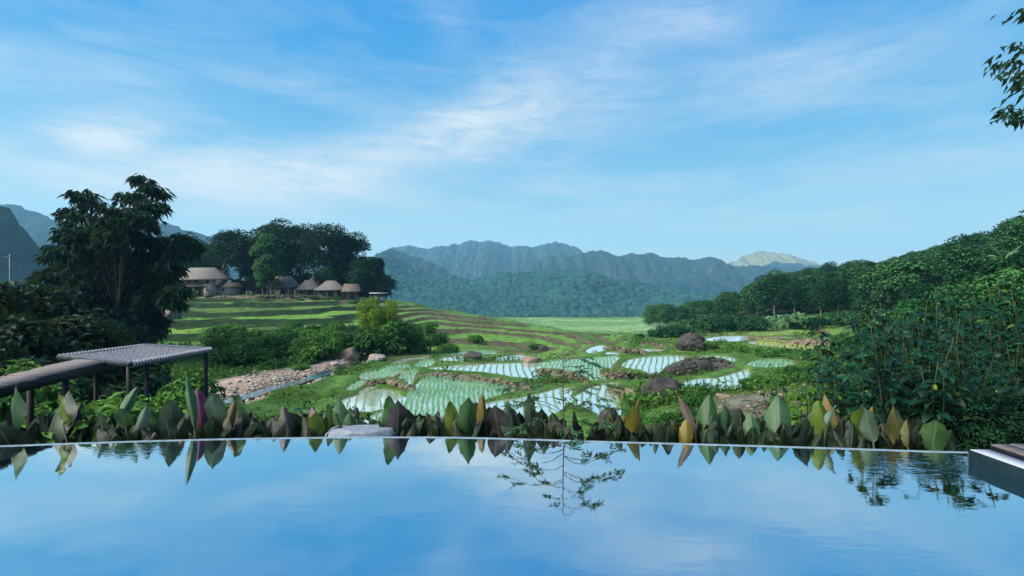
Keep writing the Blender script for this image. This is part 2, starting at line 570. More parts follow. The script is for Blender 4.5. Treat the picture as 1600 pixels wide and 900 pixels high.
def ground_material():
    m, t = material('ground')
    at = t.n('ShaderNodeVertexColor', layer_name='Col')
    tcn = t.n('ShaderNodeTexCoord')
    ob = tcn.outputs['Object']
    n1 = t.noise(ob, .9, 6, .65)
    n2 = t.noise(ob, 7, 4, .6)
    f = t.m('ADD', t.m('MULTIPLY', n1.outputs['Fac'], 1.0), t.m('MULTIPLY', n2.outputs['Fac'], .6))
    n3_ = t.noise(ob, 28, 3, .6)
    f = t.m('ADD', f, t.m('MULTIPLY', t.m('SUBTRACT', n3_.outputs['Fac'], .5), .5))
    k = t.ramp(f, [(.45, .35), (.8, 1.0), (1.1, 1.7)])
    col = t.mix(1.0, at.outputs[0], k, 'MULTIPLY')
    p = t.n('ShaderNodeBsdfPrincipled', {'Base Color': col, 'Roughness': .95, 'Specular IOR Level': .1})
    b = t.n('ShaderNodeBump', {'Strength': .9, 'Distance': .12, 'Height': f})
    t.set(p.inputs['Normal'], b)
    finish(t, p)
    return m


M['ground'] = ground_material()


def mountain_material(name, a, b_, c, scale, bump):
    m, t = material(name)
    tcn = t.n('ShaderNodeTexCoord')
    ob = tcn.outputs['Object']
    n1 = t.noise(ob, scale, 8, .7)
    n2 = t.noise(ob, scale * 6, 6, .7)
    geo = t.n('ShaderNodeNewGeometry')
    sepn = t.n('ShaderNodeSeparateXYZ', {0: geo.outputs['Normal']})
    col = t.ramp(t.m('ADD', t.m('MULTIPLY', n1.outputs['Fac'], .5), t.m('MULTIPLY', n2.outputs['Fac'], .5)), [(.35, a), (.65, b_)])
    steep = t.m('MULTIPLY', t.ramp(sepn.outputs[2], [(.30, 1), (.5, 0)]), t.ramp(n1.outputs['Fac'], [(.5, 0), (.62, 1)]))
    col = t.mix(steep, col, c)
    p = t.n('ShaderNodeBsdfPrincipled', {'Base Color': col, 'Roughness': 1, 'Specular IOR Level': 0})
    bm = t.n('ShaderNodeBump', {'Strength': .9, 'Distance': bump, 'Height': n2.outputs['Fac']})
    t.set(p.inputs['Normal'], bm)
    finish(t, p)
    return m


M['karst'] = mountain_material('karst', (.012, .03, .02), (.042, .066, .042), (.30, .29, .27), .02, 14)
M['karst_dark'] = mountain_material('karst_dark', (.005, .020, .018), (.015, .042, .034), (.03, .05, .04), .02, 8)
M['sunlit_peak_grass'] = mountain_material('sunlit_peak_grass', (.13, .14, .06), (.26, .25, .12), (.3, .28, .2), .01, 14)  # grass tone made pale and warm: sunlight on the peak painted in


def broad_leaf_material():
    """big upright leaves: colour from the object, midrib and side veins from the leaf's own coordinates"""
    m, t = material('broad_leaf')
    at = t.n('ShaderNodeVertexColor', layer_name='luv')
    s3 = t.n('ShaderNodeSeparateColor', {0: at.outputs[0]})
    u, v, rnd = s3.outputs
    oi = t.n('ShaderNodeObjectInfo')
    au = t.m('ABSOLUTE', t.m('SUBTRACT', u, .5))
    tcn = t.n('ShaderNodeTexCoord')
    nz = t.noise(tcn.outputs['Object'], 9, 5, .65)
    big = t.noise(tcn.outputs['Object'], 2.5, 2, .5)
    vein = t.m('SINE', t.m('MULTIPLY', t.m('SUBTRACT', v, t.m('MULTIPLY', au, .55)), 150.0))
    k = t.m('ADD', t.m('MULTIPLY_ADD', vein, .09, .62), t.m('MULTIPLY', nz.outputs['Fac'], .75))
    col = t.mix(1.0, oi.outputs['Color'], t.n('ShaderNodeCombineColor', {0: k, 1: k, 2: k}).outputs[0], 'MULTIPLY')
    col = t.mix(t.ramp(big.outputs['Fac'], [(.45, 0), (.75, .55)]), col, t.mix(.5, oi.outputs['Color'], (.09, .14, .03)))
    rib = t.ramp(au, [(.012, 1), (.035, 0)])
    col = t.mix(t.m('MULTIPLY', rib, .4), col, (.16, .19, .10))
    spot = t.ramp(t.noise(tcn.outputs['Object'], 22, 3, .7).outputs['Fac'], [(.66, 0), (.74, .8)])
    col = t.mix(spot, col, (.06, .04, .02))
    p = t.n('ShaderNodeBsdfPrincipled', {'Base Color': col, 'Roughness': .42, 'Specular IOR Level': .4})
    b = t.n('ShaderNodeBump', {'Strength': .35, 'Distance': .004, 'Height': vein})
    t.set(p.inputs['Normal'], b)
    tr = t.n('ShaderNodeBsdfTranslucent', {'Color': col})
    finish(t, t.n('ShaderNodeMixShader', {0: .22, 1: p.outputs[0], 2: tr.outputs[0]}))
    return m


M['broad_leaf'] = broad_leaf_material()

# ------------------------------------------------------------------ terrain
KY = [5, 8, 12, 18, 24, 30, 38, 48, 60, 75, 90, 105, 120, 140, 170, 210, 270, 350, 600, 1000, 3400]
COLS = {
    -600: [.2, .2, 0, 0, 0, .5, 1, 1, 1, 1, 1, 1, 1, 0, -3, -6, -10, -14, -33, -58, -60],
    0: [-.6, -1.2, -2.2, -2.8, -3, -3, -2.8, -2.5, -2, -1.5, -.9, -.4, .2, .2, -2, -6, -10, -15, -33, -58, -60],
    200: [-.6, -1.5, -3, -4, -4.4, -4.6, -4.5, -4.2, -3.9, -3.3, -2.1, -.8, 0, .2, -2, -7, -11, -16, -33, -58, -60],
    400: [-.6, -2, -3.6, -4.8, -5.2, -5.3, -5.2, -4.7, -4, -3.3, -2.2, -.9, .1, .2, -3, -8, -12, -16, -33, -58, -60],
    500: [-.6, -2.2, -3.8, -4.9, -5.2, -5.3, -5.3, -5, -4.3, -3.5, -2.6, -1.4, -.2, .1, -4, -9, -12.5, -16, -33, -58, -60],
    600: [-.6, -2.4, -4, -4.9, -5, -5, -5, -5.1, -5.0, -4.2, -3.3, -2.3, -1.4, -2, -6, -10, -14, -17, -33, -58, -60],
    700: [-.6, -2.4, -4, -4.9, -4.9, -4.9, -4.9, -5.4, -6.2, -6.0, -5.0, -4.1, -3.7, -5, -9, -12, -15, -18, -33, -58, -60],
    800: [-.6, -2.4, -4, -4.9, -4.9, -4.9, -4.9, -5.5, -6.6, -7.3, -6.7, -5.9, -6.0, -8.2, -10.5, -12.5, -15, -18.5, -33, -58, -60],
    900: [-.6, -2.4, -4, -4.8, -4.9, -4.9, -4.9, -5.6, -6.7, -7.7, -7.6, -7.8, -9.3, -11, -12.6, -14.2, -16.3, -18.5, -33, -58, -60],
    1000: [-.6, -2.3, -3.8, -4.6, -4.8, -4.9, -5, -5.3, -5.7, -6.4, -7.2, -8.4, -9.6, -11, -12.6, -14.5, -16.9, -19, -33, -58, -60],
    1100: [-.6, -2, -3, -3.5, -4.1, -4.6, -4.9, -5.2, -5.4, -5.9, -6.8, -8, -8.8, -9.8, -11, -13, -14.5, -15, -33, -58, -60],
    1200: [-.6, -1.7, -2.4, -3, -3.6, -4.2, -4.4, -4.5, -4.9, -5.6, -6.2, -6.4, -6.1, -4.5, -3, -4, -6, -10, -33, -58, -60],
    1300: [-.5, -1.4, -1.9, -2.4, -3, -3.6, -4, -4.3, -4.7, -5.2, -5.4, -5, -3.8, -1.8, 0, .8, 0, -6, -30, -58, -60],
    1400: [-.3, -.9, -1.3, -1.7, -2.2, -2.8, -3.4, -4, -4.5, -4.8, -4.5, -3.4, -1.6, .4, 2.4, 3.4, 3, 0, -25, -58, -60],
    1500: [-.2, -.5, -.7, -.8, -.8, -.8, -.8, -.8, -.7, -.3, .3, 1.2, 2.4, 4.6, 7, 8.6, 9, 6, -20, -58, -60],
    1600: [-.2, -.3, -.1, .3, .8, 1.3, 2, 2.8, 3.8, 4.4, 5, 5.8, 7.2, 9.4, 11.6, 13.4, 14, 11, -12, -58, -60],
    2200: [0, .5, 1, 2, 3, 4, 5.5, 7, 9, 11, 13, 15, 17, 19, 21, 22, 22, 20, 0, -58, -60],
}
PXK = np.array(sorted(COLS))
TAB = np.array([COLS[k] for k in PXK], float)
NR, NU = 1000, 900
ROWS = np.exp(np.linspace(math.log(5.0 + 4), math.log(3400.0 + 4), NR)) - 4
US = np.linspace(-1.75, 1.75, NU)
pxs = 800 + 800 * US
A1 = np.array([np.interp(np.log(ROWS + 4), np.log(np.array(KY) + 4.0), TAB[i]) for i in range(len(PXK))])   # (cols, rows)
Z0 = np.empty((NR, NU))
for r_ in range(NR):
    Z0[r_] = np.interp(pxs, PXK, A1[:, r_])


def smooth(A, k, axis):
    ker = np.exp(-.5 * (np.arange(-3 * k, 3 * k + 1) / k) ** 2)
    ker /= ker.sum()
    pad = [(0, 0), (0, 0)]
    pad[axis] = (3 * k, 3 * k)
    B = np.pad(A, pad, mode='edge')
    return np.apply_along_axis(lambda q: np.convolve(q, ker, 'valid'), axis, B)


Z0 = smooth(smooth(Z0, 14, 1), 10, 0)
GX = US[None, :] * ROWS[:, None]
GY = np.repeat(ROWS[:, None], NU, 1)
PXG = np.repeat(pxs[None, :], NR, 0)
Zsm = Z0.copy()


def lookup(Zg, X, Y):
    Y = np.clip(np.asarray(Y, float), ROWS[0], ROWS[-1] - 1)
    ri = np.interp(Y, ROWS, np.arange(NR))
    ui = np.clip((np.asarray(X, float) / Y - US[0]) / (US[1] - US[0]), 0, NU - 1.001)
    r0, u0 = np.minimum(ri.astype(int), NR - 2), ui.astype(int)
    fr, fu = ri - r0, ui - u0
    return (Zg[r0, u0] * (1 - fr) + Zg[r0 + 1, u0] * fr) * (1 - fu) + (Zg[r0, u0 + 1] * (1 - fr) + Zg[r0 + 1, u0 + 1] * fr) * fu


def hit(px, py, Zg=None, ymin=6):
    """first point of the terrain along the ray of a pixel"""
    Zg = Zsm if Zg is None else Zg
    u = (px - CX) / F
    Ys = np.exp(np.linspace(math.log(ymin), math.log(900), 2500))
    z = lookup(Zg, u * Ys, Ys)
    ray = H_CAM - (py - CY) / F * Ys
    b = np.nonzero(ray <= z)[0]
    i = b[0] if len(b) else len(Ys) - 1
    return np.array([u * Ys[i], Ys[i], z[i]])


# paddies: outlines laid on the valley floor at their own level
PADDY_PX = [
    ('grown', [(664, 597), (730, 597), (795, 613), (760, 622), (735, 632), (722, 650), (692, 682), (640, 690), (630, 660), (630, 634), (655, 615)]),
    ('young', [(535, 626), (560, 619), (597, 608), (628, 625), (605, 636), (575, 641), (545, 638)]),
    ('grown', [(575, 653), (605, 642), (622, 640), (622, 662), (600, 678), (572, 664)]),
    ('young', [(559, 612), (581, 601), (584, 606), (570, 614)]),
    ('grown', [(541, 605), (570, 592), (574, 596), (560, 605), (546, 610)]),
    ('grown', [(563, 590), (575, 582), (622, 578), (620, 585), (597, 592)]),
    ('grown', [(621, 594), (631, 581), (652, 579), (645, 587), (643, 602), (630, 599)]),
    ('young', [(612, 568), (632, 560), (666, 557.5), (660, 562), (638, 564), (625, 569)]),
    ('grown', [(646, 573), (658, 564), (676, 562.5), (676, 569), (662, 575)]),
    ('young', [(683, 564), (696, 558), (731, 555.5), (731, 565), (684, 567)]),
    ('young', [(678, 576), (707, 572), (760, 569.5), (800, 568), (840, 566), (843, 575), (833, 591), (800, 587), (770, 582), (720, 578.5)]),
    ('young', [(776, 559), (800, 555), (820, 554.5), (816, 563.5), (778, 565.5)]),
    ('grown', [(850, 573), (875, 565), (940, 561), (962, 558.5), (946, 574), (948, 587), (940, 594), (917, 593), (892, 584)]),
    ('young', [(974, 573), (1000, 559), (1060, 557.5), (1067, 561.5), (1052, 568), (1046, 575), (1043, 587), (1025, 587), (1007, 576)]),
    ('young', [(1066, 598.5), (1098, 591), (1125, 591), (1161, 577), (1164, 590), (1152, 600.5), (1135, 611.5), (1090, 608)]),
    ('young', [(878, 621), (900, 622), (930, 605), (962, 600), (956, 611), (961, 626), (966, 647), (948, 653), (924, 637)]),
    ('young', [(986, 614), (1012, 598), (1018, 600), (1006, 617)]),
    ('young', [(762, 632), (785, 625), (822, 622), (868, 608), (884, 612), (872, 628), (862, 645), (810, 655), (765, 650)]),
    ('grown', [(596, 577), (612, 572), (640, 571), (636, 577), (605, 580)]),
    ('grown', [(690, 553), (720, 550), (768, 549), (772, 553), (730, 555)]),
    ('young', [(856, 566), (905, 559), (950, 555), (958, 556.5), (930, 560), (872, 569)]),
    ('young', [(1086, 560), (1108, 556), (1140, 557), (1146, 563), (1140, 566)]),
    ('grown', [(1172, 566), (1210, 563), (1240, 567), (1225, 573), (1180, 573)]),
    ('empty', [(985, 547), (1010, 544), (1040, 547), (1020, 550)]),
    ('empty', [(1190, 527), (1225, 526), (1240, 529), (1210, 531)]),
    ('empty', [(914, 550), (928, 541), (946, 540), (938, 552)]),
    ('empty', [(945, 553), (952, 549.5), (975, 553.5), (956, 556.5)]),
    ('empty', [(1105, 528), (1145, 524.5), (1174, 525.5), (1160, 533), (1115, 533)]),
    ('yellow', [(1172, 536), (1200, 533), (1290, 543), (1275, 549), (1205, 542)]),
]


def dist_poly(X, Y, poly):
    """signed distance, negative inside"""
    d = np.full(X.shape, 1e9)
    ins = np.zeros(X.shape, bool)
    n = len(poly)
    for i in range(n):
        x1, y1 = poly[i]
        x2, y2 = poly[(i + 1) % n]
        ex, ey = x2 - x1, y2 - y1
        t = np.clip(((X - x1) * ex + (Y - y1) * ey) / (ex * ex + ey * ey), 0, 1)
        d = np.minimum(d, np.hypot(X - x1 - t * ex, Y - y1 - t * ey))
        c = ((y1 > Y) != (y2 > Y)) & (X < (x2 - x1) * (Y - y1) / (y2 - y1 + 1e-12) + x1)
        ins ^= c
    return np.where(ins, -d, d)


def refine(poly, step):
    """rounded outline"""
    p = np.array(poly)
    for _ in range(2):
        q = np.roll(p, -1, 0)
        p = np.stack([p * .75 + q * .25, p * .25 + q * .75], 1).reshape(-1, 2)
    return p


PADDIES = []
for kind_, pp in PADDY_PX:
    c = np.mean(pp, 0)
    z = hit(c[0], c[1])[2] - .02
    big = np.mean(pp, 0) + (np.array(pp) - np.mean(pp, 0)) * 1.23
    poly = refine([on_plane(a, b, z) for a, b in big], .5)
    PADDIES.append((kind_, poly, z))

# stream bed
STREAM = np.array([hit(a, b)[:2] for a, b in [(270, 650), (325, 630), (385, 616), (435, 602), (482, 589), (530, 575), (562, 563), (600, 553)]])


def dist_line(X, Y, L):
    d = np.full(X.shape, 1e9)
    side = np.zeros(X.shape)
    for i in range(len(L) - 1):
        (x1, y1), (x2, y2) = L[i], L[i + 1]
        ex, ey = x2 - x1, y2 - y1
        t = np.clip(((X - x1) * ex + (Y - y1) * ey) / (ex * ex + ey * ey), 0, 1)
        q = np.hypot(X - x1 - t * ex, Y - y1 - t * ey)
        s = np.sign(ex * (Y - y1) - ey * (X - x1))
        side = np.where(q < d, s, side)
        d = np.minimum(d, q)
    return d, side


# rough ground, then terraces on the left hill, then stream and paddies
amp_ = np.clip(GY / 60, .3, 2.0) * sstep(GY, 5.2, 9)
Z1 = Z0 + fbm(GX * .22, GY * .22, 5) * .55 * amp_ * (1 - sstep(GY, 200, 600) * .5)
terr = sstep(PXG, 120, 230) * (1 - sstep(PXG, 955, 1010)) * sstep(GY, 47, 54) * (1 - sstep(GY, 112, 124))
contour = Z0 + fbm(GX * .03, GY * .04, 3) * .5 + fbm(GX * .13, GY * .16, 3) * .22 * (1 - sstep(PXG, 560, 660)) + fbm(GX * .3, GY * .3, 3) * .16
lev = .80 - .30 * sstep(PXG, 560, 680)
contour = contour + .105 * np.clip(GX + .28 * GY, 0, None)
q = contour / lev
qi = np.floor(q)
fr_ = q - qi
tread_f = sstep(fr_, .76, .96)
Zt = Z0 + (tread_f - fr_) * lev * .94
Z1 = Z1 * (1 - terr) + Zt * terr
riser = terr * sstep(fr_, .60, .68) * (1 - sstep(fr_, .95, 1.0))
# gentle terraces on the near valley slopes right
terr2 = sstep(PXG, 1010, 1080) * (1 - sstep(PXG, 1290, 1340)) * sstep(GY, 48, 56) * (1 - sstep(GY, 98, 110))
lev2 = .55
q2 = (Z0 + fbm(GX * .08, GY * .08, 3) * .5) / lev2
f2 = q2 - np.floor(q2)
Z1 = Z1 * (1 - terr2) + ((np.floor(q2) + sstep(f2, .75, .95)) * lev2) * terr2
riser = np.maximum(riser, terr2 * sstep(f2, .7, .8) * (1 - sstep(f2, .95, 1.0)))
# bunds on the far valley floor
farf = sstep(GY, 115, 140) * (1 - sstep(GY, 300, 400)) * sstep(PXG, 740, 860) * (1 - sstep(PXG, 1010, 1060))
near_ = GY < 75
sub = np.nonzero((GY[:, 0] < 80))[0][-1]
sX, sY = GX[:sub], GY[:sub]
ds, side = dist_line(sX, sY, STREAM)
zz = Z1[:sub]
bed = sstep(-ds, -1.5, -.4)
zz = zz - bed * .35
gravel = np.where(side > 0, 1 - sstep(ds + fbm(sX * .3, sY * .3, 3) * 3.0, 2.6, 4.6), 1 - sstep(ds + fbm(sX * .3, sY * .3, 3) * 1.2, .7, 1.5))
best = np.full(sX.shape, 1e9)
pz = np.zeros(sX.shape)
inside = np.zeros(sX.shape, bool)
for kind_, poly, z in PADDIES:
    x0, y0 = poly.min(0) - 6
    x1, y1 = poly.max(0) + 6
    mk = (sX > x0) & (sX < x1) & (sY > y0) & (sY < y1)
    if not mk.any():
        continue
    d = dist_poly(sX[mk], sY[mk], poly)
    cur = best[mk]
    b = d < cur
    cur = np.where(b, d, cur)
    best[mk] = cur
    tmp = pz[mk]
    tmp[b] = z
    pz[mk] = tmp
bun = .07 + .09 * fbm(sX * .8, sY * .8, 3)
wob = fbm(sX * 1.3, sY * 1.3, 3) * .14
be = best + wob
k_in = sstep(-be, -.1, .02)
k_bl = 1 - sstep(be, .5, 2.0)
zb = pz + bun
zz = np.where(best < 6, zz * (1 - k_bl) + zb * k_bl, zz)
zz = zz * (1 - k_in) + (pz - .12) * k_in
Z1[:sub] = zz
Zg = Z1

# ground colours (albedo)
G_ = lambda *c: np.array(c)
col = np.ones((NR, NU, 3)) * G_(.044, .105, .027)
n_a = fbm(GX * .12, GY * .12, 4)[..., None]
col = col * (1 + n_a * .7) + G_(.02, .015, 0) * np.clip(n_a, 0, 1)
n_b = fbm(GX * .5 + 40, GY * .5, 4)[..., None]


def blend(mask, c):
    global col
    mk = np.clip(mask, 0, 1)
    mk = mk[..., None] if mk.ndim == 2 else mk
    col = col * (1 - mk) + np.array(c) * mk


tread_mask = terr * (1 - sstep(fr_, .56, .64))
blend(tread_mask * sstep(fbm(GX * .05, qi * 1.7, 2), -.6, -.1), (.098, .205, .036))
blend(tread_mask * sstep(fbm(GX * .03 + 4, qi * 3.1, 2), .05, .25) * .8, (.05, .085, .028))
blend(tread_mask * sstep(fbm(GX * .04 + 9, qi * 2.3, 2), .08, .26), (.13, .24, .04))
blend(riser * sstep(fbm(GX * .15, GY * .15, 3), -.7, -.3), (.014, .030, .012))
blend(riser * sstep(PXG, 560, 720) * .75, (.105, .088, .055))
blend(terr2 * (1 - sstep(f2, .65, .75)) * .8, (.14, .22, .05))
blend(terr2 * sstep(f2, .7, .8) * .8, (.09, .065, .045))
blend(farf * .85, (.10, .20, .075))
strip = fbm(GX * .02, GY * .08, 3)
blend(farf * sstep(strip, .0, .25) * .7, (.17, .27, .12))
vil = sstep(PXG, 200, 290) * (1 - sstep(PXG, 600, 640)) * sstep(GY, 106, 112) * (1 - sstep(GY, 135, 145))
blend(vil * (.5 + n_b[..., 0]), (.16, .125, .085))
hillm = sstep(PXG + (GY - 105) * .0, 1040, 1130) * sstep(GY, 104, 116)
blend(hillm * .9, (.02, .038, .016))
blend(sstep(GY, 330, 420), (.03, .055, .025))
rg = np.exp(-(((PXG - 1170) / 95) ** 2)) * sstep(GY, 13, 16) * (1 - sstep(GY + n_b[..., 0] * 4, 25, 29))
blend(rg * .9, (.12, .11, .09))
rg2 = np.exp(-(((PXG - 1040) / 70) ** 2)) * sstep(GY, 10, 12) * (1 - sstep(GY, 17, 20))
blend(rg2, (.18, .16, .13))
gm = np.zeros((NR, NU))
gm[:sub] = np.clip(gravel, 0, 1) * (1 - sstep(PXG[:sub], 600, 630)) * sstep(PXG[:sub], 120, 220)
blend(gm, (.27, .21, .165))
bm_ = np.zeros((NR, NU))
bm_[:sub] = (1 - sstep(best, 1.0, 2.6)) * (best < 5)
blend(bm_ * .9, (.062, .138, .030))
dirt = np.zeros((NR, NU))
dirt[:sub] = (1 - sstep(np.abs(best - .25), .1, .5)) * sstep(fbm(sX * .35 + 20, sY * .35, 3), .05, .25)
blend(dirt * .8, (.12, .09, .06))
mud_or_sheen = np.zeros((NR, NU))
mud_or_sheen[:sub] = k_in
blend(mud_or_sheen, (.10, .10, .055))
col = np.clip(col, .005, .6)

V = np.stack([GX, GY, Zg], -1).reshape(-1, 3)
idx = np.arange(NR * NU).reshape(NR, NU)
Q = np.stack([idx[:-1, :-1], idx[:-1, 1:], idx[1:, 1:], idx[1:, :-1]], -1).reshape(-1, 4)
# skirt that carries the sheet under the pool and behind the camera
skirt = np.array([(-60, -30, -2.6), (60, -30, -2.6), (-60, 5, -2.6), (60, 5, -2.6), (-8.75, 5.0, Zg[0, 0] - .3), (8.75, 5.0, Zg[0, -1] - .3)])
n0 = len(V)
row0 = idx[0]
low = V[row0] + np.array([0, -.02, 0])
low[:, 2] = -2.6
V = np.vstack([V, low, skirt[:2]])
lo = n0 + np.arange(NU)
Qs = np.stack([lo[:-1], lo[1:], row0[1:], row0[:-1]], -1)
s0 = n0 + NU
T = [[s0, s0 + 1, lo[-1], lo[0]]]
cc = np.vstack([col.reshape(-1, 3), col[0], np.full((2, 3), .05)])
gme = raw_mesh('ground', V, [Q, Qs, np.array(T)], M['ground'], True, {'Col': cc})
ground = struct(link('ground', gme))


def gz(X, Y):
    return lookup(Zg, X, Y)


def at(px, py):
    return hit(px, py, Zg)


# water in the paddies, rice in rows, stream
def sheet(name, poly, z, mat):
    poly = np.asarray(poly)
    c = poly.mean(0)
    V = np.vstack([np.c_[poly, np.full(len(poly), z)], [[c[0], c[1], z]]])
    n = len(poly)
    Fc = np.array([(i, (i + 1) % n, n) for i in range(n)])
    return link(name, raw_mesh(name, V, [Fc], mat))


def blades(mb, pos, h, w_, n_b, spread, r=rng):
    """tufts of thin grass blades"""
    p = np.repeat(pos, n_b, 0) + r.normal(size=(len(pos) * n_b, 3)) * [spread * .35, spread * .35, 0]
    d = r.normal(size=(len(p), 3)) * [.32, .32, 0] + [0, 0, 1]
    d = unit(d)
    hh = np.repeat(np.broadcast_to(h, (len(pos),)), n_b) * r.uniform(.6, 1.15, len(p))
    a = r.uniform(0, math.pi, len(p))
    sv = np.stack([np.cos(a), np.sin(a) * .5, np.zeros(len(p))], 1) * w_
    bend = np.stack([d[:, 0], d[:, 1], np.zeros(len(p))], 1)
    midp = p + d * (hh * .6)[:, None]
    tip = p + d * hh[:, None] + bend * (hh * .35)[:, None] - np.array([0, 0, 1]) * (hh * .06)[:, None]
    V = np.stack([p - sv * .5, p + sv * .5, midp + sv * .4, midp - sv * .4, tip], 1)
    i = np.arange(len(p))[:, None] * 5
    mb.add(V, i + [0, 1, 2, 3], i + [3, 2, 4])


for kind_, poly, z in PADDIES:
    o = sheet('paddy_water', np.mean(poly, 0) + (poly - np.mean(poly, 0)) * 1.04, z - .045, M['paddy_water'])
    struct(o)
    if kind_ == 'empty':
        continue
    x0, y0 = poly.min(0)
    x1, y1 = poly.max(0)
    mid_y = (y0 + y1) / 2
    sx = {'young': .46, 'grown': .29, 'yellow': .5}[kind_] * (1 if mid_y < 36 else 1.15)
    sy = {'young': .20, 'grown': .18, 'yellow': .4}[kind_]
    xs, ys = np.meshgrid(np.arange(x0, x1, sx), np.arange(y0, y1, sy))
    xs, ys = xs.ravel(), ys.ravel()
    lean = (x0 + x1) / 2 / mid_y
    xs = xs + (ys - mid_y) * lean + fbm(ys * .3, xs * .05, 2) * .22 + rng.normal(size=len(xs)) * .025
    ys = ys + rng.normal(size=len(xs)) * .04
    d = dist_poly(xs, ys, poly)
    keep = (d < -.12) & (rng.random(len(xs)) > .06)
    pos = np.c_[xs[keep], ys[keep], np.full(keep.sum(), z - .06)]
    if not len(pos):
        continue
    mb = MB()
    hgt = {'young': .20, 'grown': .30, 'yellow': .4}[kind_] * (1 + .5 * fbm(pos[:, 0] * .5, pos[:, 1] * .5, 2))
    blades(mb, pos, hgt, {'young': .028, 'grown': .032, 'yellow': .05}[kind_], {'young': 4, 'grown': 7, 'yellow': 6}[kind_], {'young': .055, 'grown': .08, 'yellow': .2}[kind_])
    o = mb.build('rice_seedlings', M[{'young': 'rice', 'grown': 'rice_grown', 'yellow': 'rice_yellow'}[kind_]])
    o['kind'] = 'stuff'

L = STREAM
Lz = gz(L[:, 0], L[:, 1]) + .2
tt = np.linspace(0, len(L) - 1, 60)
cx_, cy_ = np.interp(tt, np.arange(len(L)), L[:, 0]), np.interp(tt, np.arange(len(L)), L[:, 1])
cz_ = np.interp(tt, np.arange(len(L)), np.minimum.accumulate(Lz[::-1])[::-1]) if False else np.interp(tt, np.arange(len(L)), Lz)
wd = .52 + .3 * vnoise(tt * 2.1, tt * 0 + 3)
nx_, ny_ = -np.gradient(cy_), np.gradient(cx_)
ln = np.hypot(nx_, ny_)
nx_, ny_ = nx_ / ln, ny_ / ln
V = np.vstack([np.c_[cx_ + nx_ * wd, cy_ + ny_ * wd, cz_], np.c_[cx_ - nx_ * wd, cy_ - ny_ * wd, cz_]])
i = np.arange(59)
struct(link('stream', raw_mesh('stream', V, [np.stack([i, i + 1, i + 61, i + 60], 1)], M['stream_water'], True)))

# grass: bunds, banks and valley slopes
def scatter_grass():
    n = 260000
    px = rng.uniform(230, 1330, n)
    Yv = np.exp(rng.uniform(math.log(11), math.log(78), n))
    X = (px - CX) / F * Yv
    z = gz(X, Yv)
    ri = np.clip(np.searchsorted(ROWS, Yv), 0, sub - 1)
    ui = np.clip(((X / Yv - US[0]) / (US[1] - US[0])).astype(int), 0, NU - 1)
    b = best[ri, ui]
    ok = (b > .15) & (gm[ri, ui] < .5) & (rg[ri, ui] < .9) & (rg2[ri, ui] < .9) & (terr[ri, ui] < .5) & (Yv < 75)
    dens = sstep(fbm(X * .25 + 3, Yv * .25, 3), -.35, .2)
    ok &= (rng.random(n) < np.clip(dens, .12, 1))
    pos = np.c_[X, Yv, z - .02][ok]
    hh = np.clip(.16 + .22 * fbm(pos[:, 0] * .4, pos[:, 1] * .4, 3), .08, .5)
    hh = np.where(b[ok] < 1.6, np.minimum(hh, .09), hh)
    mb = MB()
    blades(mb, pos, hh, .03, 4, .3)
    o = mb.build('grass', M['grass'])
    o['kind'] = 'stuff'


scatter_grass()


def scatter_weeds():
    n = 26000
    px = rng.uniform(215, 1330, n)
    Yv = np.exp(rng.uniform(math.log(13), math.log(112), n))
    X = (px - CX) / F * Yv
    z = gz(X, Yv)
    ri = np.clip(np.searchsorted(ROWS, Yv), 0, NR - 1)
    rs_ = np.minimum(ri, sub - 1)
    ui = np.clip(((X / Yv - US[0]) / (US[1] - US[0])).astype(int), 0, NU - 1)
    b = np.where(Yv < 78, best[rs_, ui], 9)
    tr_ = terr[ri, ui]
    ok = (b > np.where((Yv > 30) & (px > 560), 1.5, .5)) & ((Yv > 26) | (px < 640)) & (gm[rs_, ui] < .4) & (rg[ri, ui] < .5)
    patch = fbm(X * .12 + 50, Yv * .12, 4)
    pr = np.where(tr_ > .5, np.where(riser[ri, ui] > .3, .28, .07), sstep(patch, -.05, .35) * .8 + .05)
    pr = np.where((Yv > 60) & (px > 1000), np.where(riser[ri, ui] > .3, .5, .06), pr)
    ok &= rng.random(n) < pr
    pos = np.c_[X, Yv, z][ok]
    hh = rng.uniform(.12, .42, len(pos)) * np.where(tr_[ok] > .5, .9, 1.2)
    k = 16
    p = np.repeat(pos, k, 0) + rng.normal(size=(len(pos) * k, 3)) * (np.repeat(hh, k)[:, None] * [.75, .75, .35]) + np.c_[np.zeros((len(pos) * k, 2)), np.repeat(hh, k) * .5]
    d = rdir(len(p)) + [0, 0, .35]
    nr = unit(rdir(len(p)) * .6 + [0, 0, .8])
    mb = MB()
    hk = np.repeat(hh, k)
    leaf_cloud(mb, p, d, nr, hk * rng.uniform(.5, .9, len(p)), hk * rng.uniform(.2, .4, len(p)))
    o = mb.build('ground_cover', M['weeds'])
    o['kind'] = 'stuff'


scatter_weeds()

# ------------------------------------------------------------------ pool
EDGE_PX = [(-60, 699.5), (0, 697), (150, 691.5), (300, 687), (430, 684.5), (560, 683), (700, 683), (800, 685.3), (900, 689), (1050, 693), (1200, 697), (1350, 701.8), (1500, 707), (1512, 707.6)]
EDGE = np.array([on_plane(a, b, 0.0) for a, b in EDGE_PX])
ex = np.linspace(EDGE[0, 0], 3.88, 60)
ey = np.interp(ex, EDGE[:, 0], EDGE[:, 1])
ey = np.convolve(np.pad(ey, 3, mode='edge'), np.ones(7) / 7, 'valid')
WX0, WX1, WY0 = ex[0], 3.88, 1.1


